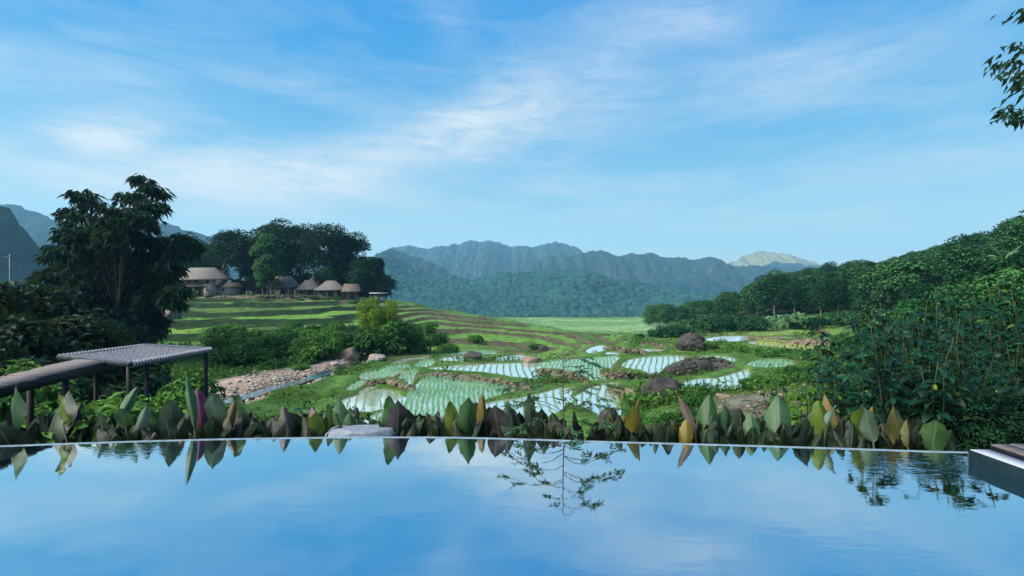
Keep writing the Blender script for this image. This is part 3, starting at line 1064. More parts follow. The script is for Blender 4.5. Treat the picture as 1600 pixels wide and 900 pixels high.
def strip_between(name, ax, ay, az_, bx, by, bz, mat):
    n = len(ax)
    V = np.vstack([np.c_[ax, ay, np.broadcast_to(az_, n)], np.c_[bx, by, np.broadcast_to(bz, n)]])
    i = np.arange(n - 1)
    return raw_mesh(name, V, [np.stack([i, i + 1, i + 1 + n, i + n], 1)], mat)


struct(link('water', strip_between('water', ex, np.full(60, WY0), 0.0, ex, ey - .03, 0.0, M['pool_water'])))
mb = MB()


def quad_strip(ax, ay, az_, bx, by, bz):
    n = len(ax)
    i = np.arange(n - 1)
    mb.add(np.vstack([np.c_[ax, ay, np.broadcast_to(az_, n)], np.c_[bx, by, np.broadcast_to(bz, n)]]), np.stack([i, i + 1, i + 1 + n, i + n], 1))


quad_strip(ex, np.full(60, WY0), -1.3, ex, ey - .30, -1.3)
quad_strip(ex, ey - .30, -1.3, ex, ey - .30, -.16)
mb.add([(WX0, WY0, -1.3), (WX1, WY0, -1.3), (WX1, WY0, 0.0), (WX0, WY0, 0.0)], [(0, 1, 2, 3)])
mb.add([(WX0, WY0, -1.3), (WX0, ey[0], -1.3), (WX0, ey[0], 0.0), (WX0, WY0, 0.0)], [(0, 1, 2, 3)])
struct(mb.build('pool_floor', M['pool_floor']))
mb = MB()
quad_strip(ex, ey - .30, -.16, ex, ey - .034, -.16)
struct(mb.build('pool_ledge', M['pool_ledge']))
mb = MB()      # the wet rim of the infinity edge
quad_strip(ex, ey - .03, -.2, ex, ey - .03, .002)
quad_strip(ex, ey - .03, .002, ex, ey, .006)
quad_strip(ex, ey, .006, ex, ey + .012, -.02)
quad_strip(ex, ey + .012, -.02, ex, ey + .02, -2.4)
struct(mb.build('pool_wall', M['tile_rim']))
# right hand coping block with deck
cx0, cy1 = 3.655, 4.10
b = empty('pool_coping', (cx0, cy1, 0), 0, 'pale stone coping with dark tiled side at the right end of the pool', 'coping')
mb = MB()
mb.box((cx0 + .30, cy1 - 2.0, -.658), (.60, 4.0, 1.524))
mb.build('tiled_side', M['tile_wall'], b).matrix_parent_inverse = Matrix.Translation((-cx0, -cy1, 0))
mb = MB()
mb.box((cx0 + .096, cy1 - 2.0, .1045), (.168, 3.99, .008))
mb.build('top_slab', M['coping'], b).matrix_parent_inverse = Matrix.Translation((-cx0, -cy1, 0))
d = empty('wooden_deck', (cx0 + .17, cy1, 0), 0, 'grey brown timber deck boards behind the coping at the right edge', 'deck')
inv = Matrix.Translation((-(cx0 + .17), -cy1, 0))
mb = MB()
mb.box((cx0 + .185, cy1 - 2.0, .115), (.035, 4.0, .035))
mb.build('edge_trim', M['metal_dark'], d).matrix_parent_inverse = inv
mb = MB()
for k in range(22):
    mb.box((cx0 + .27 + k * .145, cy1 - 1.98, .13 + .002 * (k % 2)), (.138, 4.0, .028))
mb.build('boards', M['deck_wood'], d).matrix_parent_inverse = inv
mb = MB()
mb.box((0, -3.0, -.30), (24, 8.1, .6))
struct(mb.build('pavement', M['slab']))
mb = MB()
mb.box((-8.2, 3.0, -.45), (6.2, 4.0, .9))
struct(mb.build('pavement', M['slab']))
mb = MB()
mb.box((7.2, 4.62, -.6), (6.9, .98, .7))
struct(mb.build('soil', M['ground'])).data.color_attributes.new('Col', 'FLOAT_COLOR', 'POINT').data.foreach_set('color', [.02, .02, .012, 1] * 8)


def adopt(o, parent):
    o.parent = parent
    o.matrix_parent_inverse = Matrix.Translation(-parent.location)
    return o


# pale stone just outside the rim
rk, rf = rock_geo(3, (.66, .34, .34), 21, .15)
rk[:, 2] = np.minimum(rk[:, 2], .085)
mb = MB()
mb.add(rk, rf)
o = mb.build('stone', M['slab'], None, True, (P(566, 676, 5.05)[0], 5.03, -.06))
tag(o, 'flat pale grey stone lying just behind the pool rim beside the dark purple leaf', 'stone')

# ------------------------------------------------------------------ broad leaf plants behind the rim
def leaf_mesh(seed, wide=.5, bend=.18, fold=.22, wave=.03, tipk=1.0):
    r = np.random.default_rng(seed)
    nu, nv = 9, 18
    u = np.linspace(-1, 1, nu)
    v = np.linspace(0, 1, nv)
    U, Vv = np.meshgrid(u, v)
    prof = np.power(np.clip(np.sin(np.pi * np.power(Vv, .82)), 0, 1), .62) * (1 - .25 * sstep(Vv, .72, 1) * tipk)
    prof = np.maximum(prof, .03 * (1 - Vv))
    x = U * prof * wide * .5
    ph = r.uniform(0, 6, 4)
    y = np.abs(U) ** 1.3 * prof * wide * fold - bend * Vv ** 2 * 1.0 + wave * np.sin(Vv * 9 + ph[0] + U * 1.5) * np.abs(U)
    x = x + .05 * np.sin(Vv * 3 + ph[1]) * Vv
    z = Vv - .10 * bend * Vv ** 3 + .012 * np.sin(Vv * 25 + ph[2]) * np.abs(U)
    pts = np.stack([x, y, z], -1).reshape(-1, 3)
    # ragged outline
    edge = (np.abs(U) > .95).reshape(-1)
    pts[edge, 0] *= 1 + r.normal(size=edge.sum()) * .05
    i = np.arange(nu * nv).reshape(nv, nu)
    Fq = np.stack([i[:-1, :-1], i[:-1, 1:], i[1:, 1:], i[1:, :-1]], -1).reshape(-1, 4)
    luv = np.stack([U * .5 + .5, Vv, np.full_like(U, r.random())], -1).reshape(-1, 3)
    return raw_mesh('leaf', pts, [Fq], M['broad_leaf'], True, {'luv': luv})


LEAVES = [leaf_mesh(1, .5, .06), leaf_mesh(2, .5, -.16), leaf_mesh(3, .5, -.32, .35), leaf_mesh(4, .5, .05, .15, .05), leaf_mesh(5, .5, -.45, .4), leaf_mesh(6, .5, .08, .1, .06)]
mbs = MB()
mbs.tube([(0, 0, -1), (.01, .01, -.5), (0, 0, 0.02)], [.013, .011, .008], 6)
STEM = mbs.mesh('stem', M['stem'], True)
KEY = {'dg': (.022, .045, .026), 'g': (.028, .082, .020), 'lg': (.042, .105, .042), 'lgr': (.058, .100, .060), 'yg': (.075, .120, .010), 'yl': (.15, .12, .010), 'or': (.12, .075, .010),
       'pu': (.14, .022, .075), 'dk': (.011, .020, .010), 'dkp': (.030, .022, .027), 'gr': (.068, .085, .056), 'ol': (.080, .075, .022), 'gp': (.065, .058, .055), 'pk': (.17, .095, .09), 'wg': (.15, .24, .16), 'br': (.09, .05, .03), 'pb': (.14, .095, .075)}
PLANTS = [
    (6, 660, 42, 62, -22, 'dk', 'dark leaf plant leaning left at the far left end of the pool rim'),
    (28, 607, 36, 62, 6, 'lg', 'pale green round leaf plant below the end of the walkway beam'),
    (62, 618, 50, 84, -4, 'dg', 'large dull dark green leaf plant in front of the walkway'),
    (80, 617, 15, 46, -22, 'yg', 'narrow yellow edged leaf plant curving over the large dull leaf'),
    (101, 640, 26, 60, 4, 'dkp', 'dark purplish leaf plant in front of the dark walkway post'),
    (113, 621, 22, 44, 14, 'yg', 'yellow green curled leaf plant with a pale dry tip'),
    (157, 644, 15, 48, -10, 'gr', 'slim grey green leaf plant left of the platform legs'),
    (170, 652, 20, 30, 6, 'g', 'short green leaf plant half hidden by a slim grey leaf'),
    (206, 611, 14, 44, 26, 'lg', 'narrow pale leaf plant leaning right below the nearest platform leg'),
    (192, 636, 22, 30, -8, 'g', 'small green leaf plant under the leaning narrow leaf'),
    (217, 643, 22, 50, 8, 'lgr', 'upright grey green leaf plant below the middle platform leg'),
    (238, 634, 20, 36, -14, 'g', 'green leaf plant with thin dry tips right of the middle platform leg'),
    (268, 622, 38, 72, 3, 'dg', 'broad dark grey green leaf plant left of the magenta leaf'),
    (289, 588, 12, 78, -10, 'lg', 'tall thin pale leaf plant standing behind the magenta leaf'),
    (309, 614, 25, 66, -5, 'pu', 'magenta purple leaf plant, the only purple red one in the row'),
    (342, 611, 33, 66, 1, 'lgr', 'broad pale grey green leaf plant right of the magenta leaf'),
    (361, 634, 14, 44, 10, 'or', 'narrow orange leaf plant squeezed between two broad pale leaves'),
    (379, 618, 36, 70, 3, 'lg', 'broad green leaf plant in front of the stream water'),
    (394, 652, 20, 36, 8, 'dk', 'short dark leaf plant right of the broad leaf by the stream'),
    (434, 640, 14, 46, -10, 'gp', 'greyish purple leaf plant leaning left, left of the pale stone'),
    (446, 638, 15, 48, -4, 'gp', 'pointed greyish leaf plant beside its leaning greyish twin'),
    (464, 645, 26, 42, 0, 'dk', 'dark green leaf plant left of the small pink leaf'),
    (478, 643, 12, 28, -14, 'pk', 'small pink leaf plant among green leaves'),
    (496, 642, 22, 44, 4, 'yg', 'yellow green pointed leaf plant right of the small pink leaf'),
    (514, 632, 28, 54, -2, 'g', 'broad mid green leaf plant at the left end of the pale stone'),
    (531, 624, 24, 52, 2, 'lg', 'pale pointed leaf plant behind the left end of the pale stone'),
    (548, 650, 18, 30, 6, 'g', 'short green leaf plant behind the middle of the pale stone'),
    (583, 655, 22, 30, -6, 'g', 'low rounded leaf plant behind the right end of the pale stone'),
    (602, 648, 18, 36, 4, 'lg', 'small pale green leaf plant left of the big plum leaf'),
    (614, 617, 30, 64, -2, 'g', 'green leaf plant rising behind the big plum leaf'),
    (620, 628, 30, 62, 0, 'dkp', 'big plum coloured leaf plant right of the pale stone'),
    (634, 638, 26, 52, -12, 'dk', 'dark green leaf plant leaning out from the big plum leaf'),
    (658, 655, 17, 32, 3, 'g', 'small round topped green leaf plant in front of the green paddy'),
    (676, 651, 20, 36, 0, 'dk', 'small dark pointed leaf plant in front of the green paddy'),
    (697, 645, 19, 42, 0, 'dk', 'narrow dark leaf plant left of the bright yellow green leaf'),
    (706, 627, 24, 56, -4, 'yg', 'bright yellow green leaf plant with a thin white edge'),
    (729, 620, 28, 62, 2, 'g', 'tall green leaf plant with a notched top below the paddy bank'),
    (748, 632, 27, 54, 3, 'dg', 'dull green leaf plant left of the upright orange leaf'),
    (760, 622, 15, 50, 6, 'or', 'upright orange brown leaf plant before the white paddy water'),
    (783, 629, 31, 60, 1, 'dkp', 'broad blackish brown leaf plant in front of the white paddy water'),
    (806, 635, 24, 52, 4, 'dg', 'dull green leaf plant between the blackish leaf and a grey spear leaf'),
    (826, 611, 17, 72, -5, 'gr', 'tall grey green spear leaf plant with a brown tip left of the sapling'),
    (845, 640, 26, 52, 3, 'dk', 'dark leaf plant at the left foot of the sapling'),
    (862, 648, 22, 46, -6, 'dk', 'dark leaf plant hidden behind the lower twigs of the sapling'),
    (973, 653, 20, 44, 16, 'yl', 'short mustard yellow leaf plant right of the grey log stone'),
    (1004, 626, 24, 68, 11, 'yl', 'tall mustard yellow leaf plant in front of the grass mound'),
    (1017, 672, 14, 24, 0, 'yl', 'tiny yellow leaf plant in front of pale rubble'),
    (1032, 676, 12, 20, -8, 'ol', 'tiny olive leaf plant beside pale rubble'),
    (1052, 660, 22, 40, -3, 'ol', 'olive green leaf plant below the dry pinkish leaf'),
    (1062, 622, 11, 60, -22, 'pb', 'dry pinkish brown leaf plant leaning left across the rubble'),
    (1072, 660, 18, 40, 6, 'yl', 'half yellow leaf plant at the foot of the dry pinkish leaf'),
    (1088, 664, 20, 36, -6, 'dk', 'dark low leaf plant left of the tall mid green leaf'),
    (1105, 626, 28, 64, 2, 'g', 'tall mid green leaf plant in front of the gravel'),
    (1117, 668, 18, 34, 4, 'lgr', 'low pale leaf plant at the foot of the tall mid green leaf'),
    (1132, 634, 24, 62, -3, 'lg', 'green leaf plant with a brown base right of the tall mid green leaf'),
    (1158, 641, 25, 58, 0, 'dk', 'black green leaf plant with a long thin tip in front of the gravel'),
    (1173, 651, 20, 46, 2, 'lg', 'small pale green leaf plant right of the thin tipped dark leaf'),
    (1190, 650, 19, 48, 8, 'yg', 'narrow olive green leaf plant left of the widest pale leaf'),
    (1216, 628, 34, 68, -2, 'lg', 'wide pale green leaf plant with a pointed tip before the shrubs'),
    (1203, 668, 26, 36, -12, 'lgr', 'rounded grey leaf plant at the foot of the widest pale leaf'),
    (1250, 650, 32, 54, -2, 'dg', 'round dull grey green leaf plant right of the widest pale leaf'),
    (1270, 647, 14, 46, 6, 'gp', 'slim greyish leaf plant right of the round dull leaf'),
    (1285, 633, 29, 50, -2, 'yg', 'broad lime green leaf plant on a dark stalk in front of the shrubs'),
    (1305, 634, 12, 34, 22, 'wg', 'whitish green small leaf plant leaning on the orange yellow leaf'),
    (1318, 623, 23, 62, 1, 'or', 'orange yellow leaf plant, brightest of the right hand end'),
    (1337, 629, 21, 52, -2, 'yg', 'yellow green leaf plant right of the orange yellow leaf'),
    (1349, 638, 22, 52, -16, 'lgr', 'pale grey oval leaf plant with a thin upright tip'),
    (1370, 639, 17, 42, 8, 'yl', 'pale yellow small leaf plant with a white tip'),
    (1378, 660, 13, 28, 0, 'yg', 'tiny bright lime leaf plant under the pale yellow leaf'),
    (1395, 635, 27, 64, -14, 'ol', 'large olive brown leaf plant leaning left near the right end'),
    (1421, 662, 13, 36, 3, 'ol', 'small notched olive leaf plant near the right end'),
    (1434, 650, 22, 50, 0, 'dk', 'dark thin leaf plant left of the last green leaf'),
    (1458, 656, 31, 48, 2, 'g', 'last green leaf plant at the right end of the row'),
]
rl = np.random.default_rng(55)
edge_y = lambda X: np.interp(X, EDGE[:, 0], EDGE[:, 1])
for k, (px, py, wpx, lpx, tilt, key, lab) in enumerate(PLANTS):
    u = (px - CX) / F
    Y = 4.9
    for _ in range(4):
        Y = edge_y(u * Y) + .22 + .32 * ((k * 37) % 10) / 10
    s = Y / F
    tip = P(px, py, Y)
    Lm, Wm = lpx * 1.12 * s, wpx * 1.08 * s
    rt = math.radians(tilt)
    base = tip - np.array([math.sin(rt), 0, math.cos(rt)]) * Lm * .97
    zb_ = -.55
    root = empty('broadleaf_plant', (base[0] - math.sin(rt) * .15, Y + .03, zb_), 0, lab, 'plant', 'broadleaf plants along the pool rim')
    lm = LEAVES[(k * 7) % 6]
    yaw = rl.uniform(-.55, .55)
    o = link('leaf', lm, root)
    o.location = (base[0] - root.location.x, base[1] - root.location.y, base[2] - zb_)
    o.rotation_euler = (rl.uniform(-.12, .22), rt, yaw)
    o.scale = (Wm / .5 / max(.8, math.cos(yaw)), Lm, Lm)
    c = KEY[key]
    o.color = (*c, 1)
    st = link('stem', STEM, root)
    st.location = o.location
    st.rotation_euler = (0, rt * .4, 0)
    st.scale = (1, 1, max(.12, base[2] - zb_))
    # lower leaves of the same plant, colour darkened to stand for shade
    for q in range(6 if lpx > 40 else 4):
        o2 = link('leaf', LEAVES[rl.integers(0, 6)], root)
        l2 = max(Lm, .3) * rl.uniform(.6, .9)
        zt = min(tip[2] - l2 * .22, .04 + rl.uniform(-.06, .10))
        sgn = (-1, 1, .3, -.4, .7, -.7)[q]
        t2 = rt * .3 + sgn * rl.uniform(.08, .4)
        o2.location = (rl.normal() * .09, .06 + rl.uniform(0, .16), zt - l2 * math.cos(t2) - zb_)
        o2.rotation_euler = (rl.uniform(-.1, .15), t2, rl.uniform(-.9, .9))
        o2.scale = (l2 * rl.uniform(.9, 1.2), l2, l2)
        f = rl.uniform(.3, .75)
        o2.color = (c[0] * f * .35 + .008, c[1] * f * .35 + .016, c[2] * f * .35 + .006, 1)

# ------------------------------------------------------------------ walkway and net platform
ZP = .40
Lc, Bc, Rc, Fc_ = [np.array([*on_plane(a, b_, ZP), ZP]) for a, b_ in [(92, 558), (225, 541), (330, 546.5), (205, 569.5)]]
plat = empty('net_platform', tuple((Lc + Bc + Rc + Fc_) / 4 * [1, 1, 0] + [0, 0, -1.6]), 0, 'woven rope lounging platform on thin dark posts at the end of the walkway', 'platform')


def rope_frame(a, b):
    """coil of rope wound along a frame bar"""
    n = max(8, int(np.linalg.norm(b - a) / .052))
    d = (b - a) / np.linalg.norm(b - a)
    sv = np.cross(d, [0, 0, 1])
    mbb = MB()
    for i in range(n):
        c = a + (b - a) * (i + .5) / n
        th = np.linspace(0, 2 * math.pi, 9)
        r_ = .033
        pts = c + np.outer(np.cos(th), sv) * r_ + np.outer(np.sin(th), [0, 0, 1]) * r_ + np.outer(th / (2 * math.pi) - .5, d) * .045
        mbb.tube(pts, .016, 5)
    return mbb


# small plants closing the gaps of the row; shade is put into their dark colour
rl2 = np.random.default_rng(91)
for k in range(46):
    px = 6 + 1462 * (k + rl2.uniform(.1, .9)) / 46
    if 515 < px < 606:
        continue
    u = (px - CX) / F
    Y = 4.9
    dy_ = rl2.uniform(.16, .62)
    for _ in range(4):
        Y = edge_y(u * Y) + dy_
    root = empty('broadleaf_plant', (u * Y, Y, -.55), 0, 'small green leaf plant with shade-darkened colour filling a gap low in the row along the rim', 'plant', 'small dark plants in the gaps of the rim row')
    for q in range(5):
        o2 = link('leaf', LEAVES[rl2.integers(0, 6)], root)
        l2 = rl2.uniform(.20, .36)
        t2 = (q - 2) * .22 + rl2.uniform(-.15, .15)
        zt = rl2.uniform(-.02, .20) * (1 - abs(q - 2) * .25)
        o2.location = ((q - 2) * .045, rl2.uniform(-.05, .05), zt - l2 * math.cos(t2) + .55)
        o2.rotation_euler = (rl2.uniform(-.1, .25), t2, rl2.uniform(-1, 1))
        o2.scale = (l2 * rl2.uniform(.7, 1.05), l2, l2)
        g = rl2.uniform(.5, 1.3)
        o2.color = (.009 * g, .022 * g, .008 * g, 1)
    st = link('stem', STEM, root)
    st.location = (0, 0, .3)
    st.scale = (1, 1, .4)

mbf = MB()
for a, b_ in ((Lc, Bc), (Bc, Rc), (Rc, Fc_), (Fc_, Lc)):
    mbf.tube([a, (a + b_) / 2, b_], .024, 8)
adopt(mbf.build('frame', M['metal_dark'], None, True), plat)
for a, b_ in ((Lc, Bc), (Bc, Rc), (Rc, Fc_), (Fc_, Lc)):
    adopt(rope_frame(a, b_).build('rope_binding', M['rope'], None, True), plat)
mbn = MB()
NN = 25
for i in range(1, NN):
    t = i / NN
    for (p0, p1, q0, q1, ph) in ((Lc, Bc, Fc_, Rc, 0), (Lc, Fc_, Bc, Rc, 1)):
        a, b_ = p0 + (p1 - p0) * t, q0 + (q1 - q0) * t
        tt_ = np.linspace(0, 1, NN * 2 + 1)
        pts = a + np.outer(tt_, b_ - a)
        sag = -.05 * (np.sin(np.pi * tt_) * math.sin(math.pi * t))
        pts[:, 2] += sag + .009 * np.cos(np.arange(len(tt_)) * math.pi + (i + ph) * math.pi)
        mbn.tube(pts, .0165, 5)
adopt(mbn.build('net', M['rope'], None, True), plat)
for (px, py) in ((201, 573), (229.5, 569), (322, 551), (150, 566)):
    x, y = on_plane(px, py, ZP - .03)
    mbl = MB()
    mbl.tube([(x, y, gz(x, y) - .3), (x, y, -.6), (x, y, ZP - .03)], .027, 8)
    adopt(mbl.build('leg', M['metal_dark'], None, True), plat)

walk = empty('walkway', (-5.4, 5.5, -1), 0, 'narrow planked walkway on dark beams leading to the rope platform', 'walkway')
wa, wb = np.array([-5.02, 4.55]), np.array([-5.50, 7.05])        # near side edge
wc, wd_ = np.array([-5.40, 4.6]), np.array([-6.02, 7.1])         # far side edge
mbw = MB()
npk = 19
for i in range(npk):
    t = (i + .5) / npk
    a, b_ = wa + (wb - wa) * t, wc + (wd_ - wc) * t
    c = (a + b_) / 2
    dv = b_ - a
    mbw.box((c[0], c[1], ZP + .005 + random.uniform(-.004, .004)), (np.linalg.norm(dv) + .03 + random.uniform(-.03, .03), .098, .024), math.atan2(dv[1], dv[0]) + random.uniform(-.012, .012))
adopt(mbw.build('planks', M['walk_plank']), walk)
for a, b_ in ((wa, wb), (wc, wd_)):
    c = (a + b_) / 2
    dv = b_ - a
    mbw = MB()
    mbw.box((c[0], c[1], ZP - .055), (np.linalg.norm(dv), .045, .09), math.atan2(dv[1], dv[0]))
    adopt(mbw.build('beam', M['metal_dark']), walk)
for t in (.18, .62):
    for a, b_ in ((wa, wb), (wc, wd_)):
        x, y = a + (b_ - a) * t
        mbw = MB()
        mbw.tube([(x, y, gz(x, y) - .3), (x, y, -.5), (x, y, ZP - .1)], .035, 8)
        adopt(mbw.build('post', M['metal_dark'], None, True), walk)

# ------------------------------------------------------------------ sapling
Ys = 4.95
sp0 = P(886, 760, Ys)
spt = P(879, 546, Ys)
sap = empty('sapling', tuple(sp0 * [1, 1, 0] + [0, 0, -.8]), 0, 'thin young tree with loose sprays of small pointed leaves behind the rim', 'sapling')
mbt = MB()
ts = np.linspace(0, 1, 9)
trunk_pts = np.array([sp0[0] + (spt[0] - sp0[0]) * ts + .008 * np.sin(ts * 7), Ys + .01 * np.cos(ts * 5), -.8 + (spt[2] + .8) * ts]).T
mbt.tube(trunk_pts, np.linspace(.012, .0035, 9), 6)
mbc = MB()
rs = np.random.default_rng(12)
LP, LD, LN, LL, LW = [], [], [], [], []
BR = []
BR = [(548, 30, .3), (556, 14, 2.6), (566, 42, -.2), (574, 52, .5), (580, 24, 3.6), (590, 36, .2), (592, 36, 2.9), (604, 78, 3.2), (600, 62, 2.5), (616, 84, .1), (612, 62, -.5), (626, 42, 3.3), (640, 82, .2), (644, 86, 3.0), (640, 62, -.6), (650, 72, 2.5), (660, 80, .4), (662, 72, 3.4), (668, 50, 1.5), (668, 50, -1.5)]
for py, reach, a in BR:
    z0 = P(0, py, Ys)[2]
    tz = (z0 + .8) / (spt[2] + .8)
    x0 = np.interp(tz, ts, trunk_pts[:, 0])
    ln_ = reach / F * Ys
    d = np.array([math.cos(a), math.sin(a), rs.uniform(.2, .8)])
    t_ = np.linspace(0, 1, 7)
    pts = np.array([x0, Ys, z0]) + np.outer(t_ * ln_, d) - np.outer(t_ ** 2 * ln_ * rs.uniform(.35, .9), [0, 0, 1]) + np.outer(np.sin(t_ * 5 + a) * .012, [d[1], -d[0], 0])
    mbt.tube(pts, np.linspace(.0042, .0015, 7), 4)
    for q in range(int(2 + ln_ / .10)):
        f = 1 - .7 * rs.random() ** 2
        p = np.array([np.interp(f, t_, pts[:, j]) for j in range(3)])
        ta = a + rs.uniform(-1.2, 1.2)
        tl = rs.uniform(.05, .13) * min(1.2, .5 + ln_ * 1.6)
        tw = np.array([math.cos(ta), math.sin(ta), rs.uniform(-.35, .15)])
        mbt.tube([p, p + tw * tl * .5, p + tw * tl], [.002, .0015, .001], 3)
        side = np.cross(tw, [0, 0, 1])
        for m_ in range(5):
            c_ = p + tw * tl * (.25 + .75 * m_ / 4)
            for sg in (-1, 1):
                if rs.random() < .32:
                    continue
                LP.append(c_)
                LD.append(tw * .75 + side * sg * .65 + [0, 0, rs.uniform(-.5, .2)])
                LN.append([rs.normal() * .35, rs.normal() * .35, 1])
                LL.append(rs.uniform(.045, .08))
                LW.append(rs.uniform(.013, .022))
leaf_cloud(mbc, np.array(LP), np.array(LD), np.array(LN), np.array(LL), np.array(LW))
adopt(mbt.build('trunk', M['bark'], None, True), sap)
adopt(mbc.build('crown', M['leaf_sapling']), sap)

# ------------------------------------------------------------------ tree and bush makers
def crown_leaves(mb, centres, radii, n, L, W, r, up=.55, shell=.5, detail=False, droop=.2):
    centres, radii = np.asarray(centres, float), np.asarray(radii, float)
    if radii.ndim == 1:
        radii = np.c_[radii, radii, radii * .75]
    wts = radii[:, 0] * radii[:, 1]
    ci = r.choice(len(centres), n, p=wts / wts.sum())
    dv = unit(r.normal(size=(n, 3)))
    dv[:, 2] = np.where(dv[:, 2] < -.35, -dv[:, 2], dv[:, 2])
    rad = shell + (1 - shell) * r.random(n) ** .5
    # lumpy outline
    rad *= 1 + .22 * n3(dv + centres[ci] * .31, 2.6, 2)
    p = centres[ci] + dv * radii[ci] * rad[:, None]
    nrm = unit(dv * (1 - up) + np.array([0, 0, up]) + r.normal(size=(n, 3)) * .28)
    t = r.normal(size=(n, 3)) + dv * .8
    t[:, 2] -= .35
    d = t - nrm * (t * nrm).sum(1, keepdims=True)
    leaf_cloud(mb, p, d, nrm, L * r.uniform(.7, 1.25, n), W * r.uniform(.7, 1.2, n), .2, droop, detail)


def limb_tubes(mb, base, top, centres, r0, r, bend=.25, n=7):
    base, top = np.array(base, float), np.array(top, float)
    t = np.linspace(0, 1, 8)
    side = r.normal(size=3) * [1, 1, 0] * np.linalg.norm(top - base) * .05
    pts = base + np.outer(t, top - base) + np.outer(np.sin(t * math.pi), side)
    mb.tube(pts, r0 * (1 - .62 * t) + r0 * .35 * np.exp(-t * 14), n)
    for c in centres:
        f = r.uniform(.45, .95)
        p0 = np.array([np.interp(f, t, pts[:, j]) for j in range(3)])
        c = np.asarray(c, float)
        q = np.linspace(0, 1, 6)
        mid = (c - p0)
        pp = p0 + np.outer(q, mid) + np.outer(np.sin(q * math.pi) * bend * np.linalg.norm(mid) * .3, [0, 0, -1]) * .6
        mb.tube(pp, np.linspace(r0 * .42 * (1 - .4 * f), r0 * .07, 6), 5)


def make_tree(name, h, cw, z0, ncl, nleaf, leaf, mat, bark, seed, label, cat='tree', group=None, flat=.5, loc=(0, 0, -500), r0=None, clr=.34):
    """trunk + crown: clumps of leaves gathered at limb ends"""
    r = np.random.default_rng(seed)
    cs, rr = [], []
    for k in range(ncl):
        a = k * 2.399 + r.uniform(-.4, .4)
        f = (k + .5) / ncl
        zz_ = z0 + (h - z0) * (.12 + .80 * (1 - f) ** .8 + r.uniform(-.06, .06))
        env = math.sin(math.pi * min(1, max(.05, (zz_ - z0) / (h - z0) * .78 + .18))) ** .6
        rad_ = cw * .5 * env * math.sqrt(r.uniform(.15, 1)) * .8
        cs.append((math.cos(a) * rad_, math.sin(a) * rad_, zz_))
        s_ = cw * clr * r.uniform(.6, 1.05)
        rr.append((s_, s_, s_ * flat))
    cs.append((0, 0, h - cw * .16))
    rr.append((cw * .3, cw * .3, cw * .17))
    root = empty(name, loc, 0, label, cat, group)
    mb = MB()
    limb_tubes(mb, (0, 0, -.5), (r.normal() * .03 * h, r.normal() * .03 * h, h * .8), cs[:9], r0 or h * .022, r)
    link('trunk', mb.mesh('trunk', bark, True), root)
    mb = MB()
    crown_leaves(mb, cs, rr, nleaf, leaf, leaf * .55, r, .6)
    link('crown', mb.mesh('crown', mat), root)
    return root


def make_bush(name, h, w_, ncl, nleaf, leaf, wl, mat, seed, label, group=None, detail=False, cat='bush'):
    r = np.random.default_rng(seed)
    cs, rr = [], []
    for k in range(ncl):
        a = r.uniform(0, 6.28)
        q = math.sqrt(r.random())
        zz_ = h * r.uniform(.15, .78) * (1 - .35 * q)
        cs.append((math.cos(a) * q * w_ * .36, math.sin(a) * q * w_ * .36, zz_))
        s_ = w_ * r.uniform(.16, .28)
        rr.append((s_, s_, s_ * r.uniform(.7, 1.0)))
    root = empty(name, (0, 0, -500), 0, label, cat, group)
    mb = MB()
    for c in cs[:8]:
        q = np.linspace(0, 1, 5)
        mb.tube(np.array([0, 0, -.3]) + np.outer(q, np.array(c) + [0, 0, .3]), np.linspace(.035, .008, 5) * max(.6, h / 2), 5)
    link('stem', mb.mesh('stem', M['bark'], True), root)
    mb = MB()
    crown_leaves(mb, cs, rr, nleaf, leaf, wl, r, .45, .55, detail)
    link('foliage', mb.mesh('foliage', mat), root)
    return root


def make_shrub(h, w_, nst, per, leaf, mat, seed, label, group=None):
    """upright stems carrying tiers of broad flat leaves"""
    r = np.random.default_rng(seed)
    root = empty('leafy_shrub', (0, 0, -500), 0, label, 'shrub', group)
    mb = MB()
    lp, ld, lnn, ll = [], [], [], []
    for k in range(nst):
        a = r.uniform(0, 6.28)
        q = math.sqrt(r.random()) * w_ * .45
        tp = np.array([math.cos(a) * q, math.sin(a) * q, h * r.uniform(.6, 1.0) * (1 - .3 * q / w_)])
        b0 = np.array([math.cos(a) * q * .35, math.sin(a) * q * .35, -.3])
        t = np.linspace(0, 1, 7)
        pts = b0 + np.outer(t, tp - b0) + np.outer(np.sin(t * 3.1), r.normal(size=3) * [.06, .06, 0]) * h * .5
        mb.tube(pts, np.linspace(.014, .004, 7) * max(1, h / 1.6), 5)
        for j in range(per):
            f = .28 + .72 * (j + r.random()) / per
            p = np.array([np.interp(f, t, pts[:, c]) for c in range(3)])
            az_ = j * 2.399 + r.uniform(-.5, .5)
            out = np.array([math.cos(az_), math.sin(az_), r.uniform(-.15, .5) * f])
            pet = r.uniform(.05, .16) * h * .55 * (1.25 - f * .6)
            tipp = p + out * pet
            mb.tube([p, (p + tipp) / 2 + [0, 0, .01], tipp], [.003, .0025, .002], 3)
            nleaf = r.integers(2, 4)
            for m_ in range(nleaf):
                an = az_ + (m_ - (nleaf - 1) / 2) * r.uniform(.6, 1.0)
                lp.append(tipp)
                ld.append([math.cos(an), math.sin(an), r.uniform(-.55, .1)])
                lnn.append([r.normal() * .3 + .2 * math.cos(an), r.normal() * .3 + .2 * math.sin(an), 1])
                ll.append(leaf * r.uniform(.6, 1.25))
    ll = np.array(ll)
    link('stem', mb.mesh('stem', M['stem'], True), root)
    mb = MB()
    leaf_cloud(mb, np.array(lp), np.array(ld), np.array(lnn), ll, ll * r.uniform(.42, .62, len(ll)), .18, .22, True)
    link('foliage', mb.mesh('foliage', mat), root)
    return root


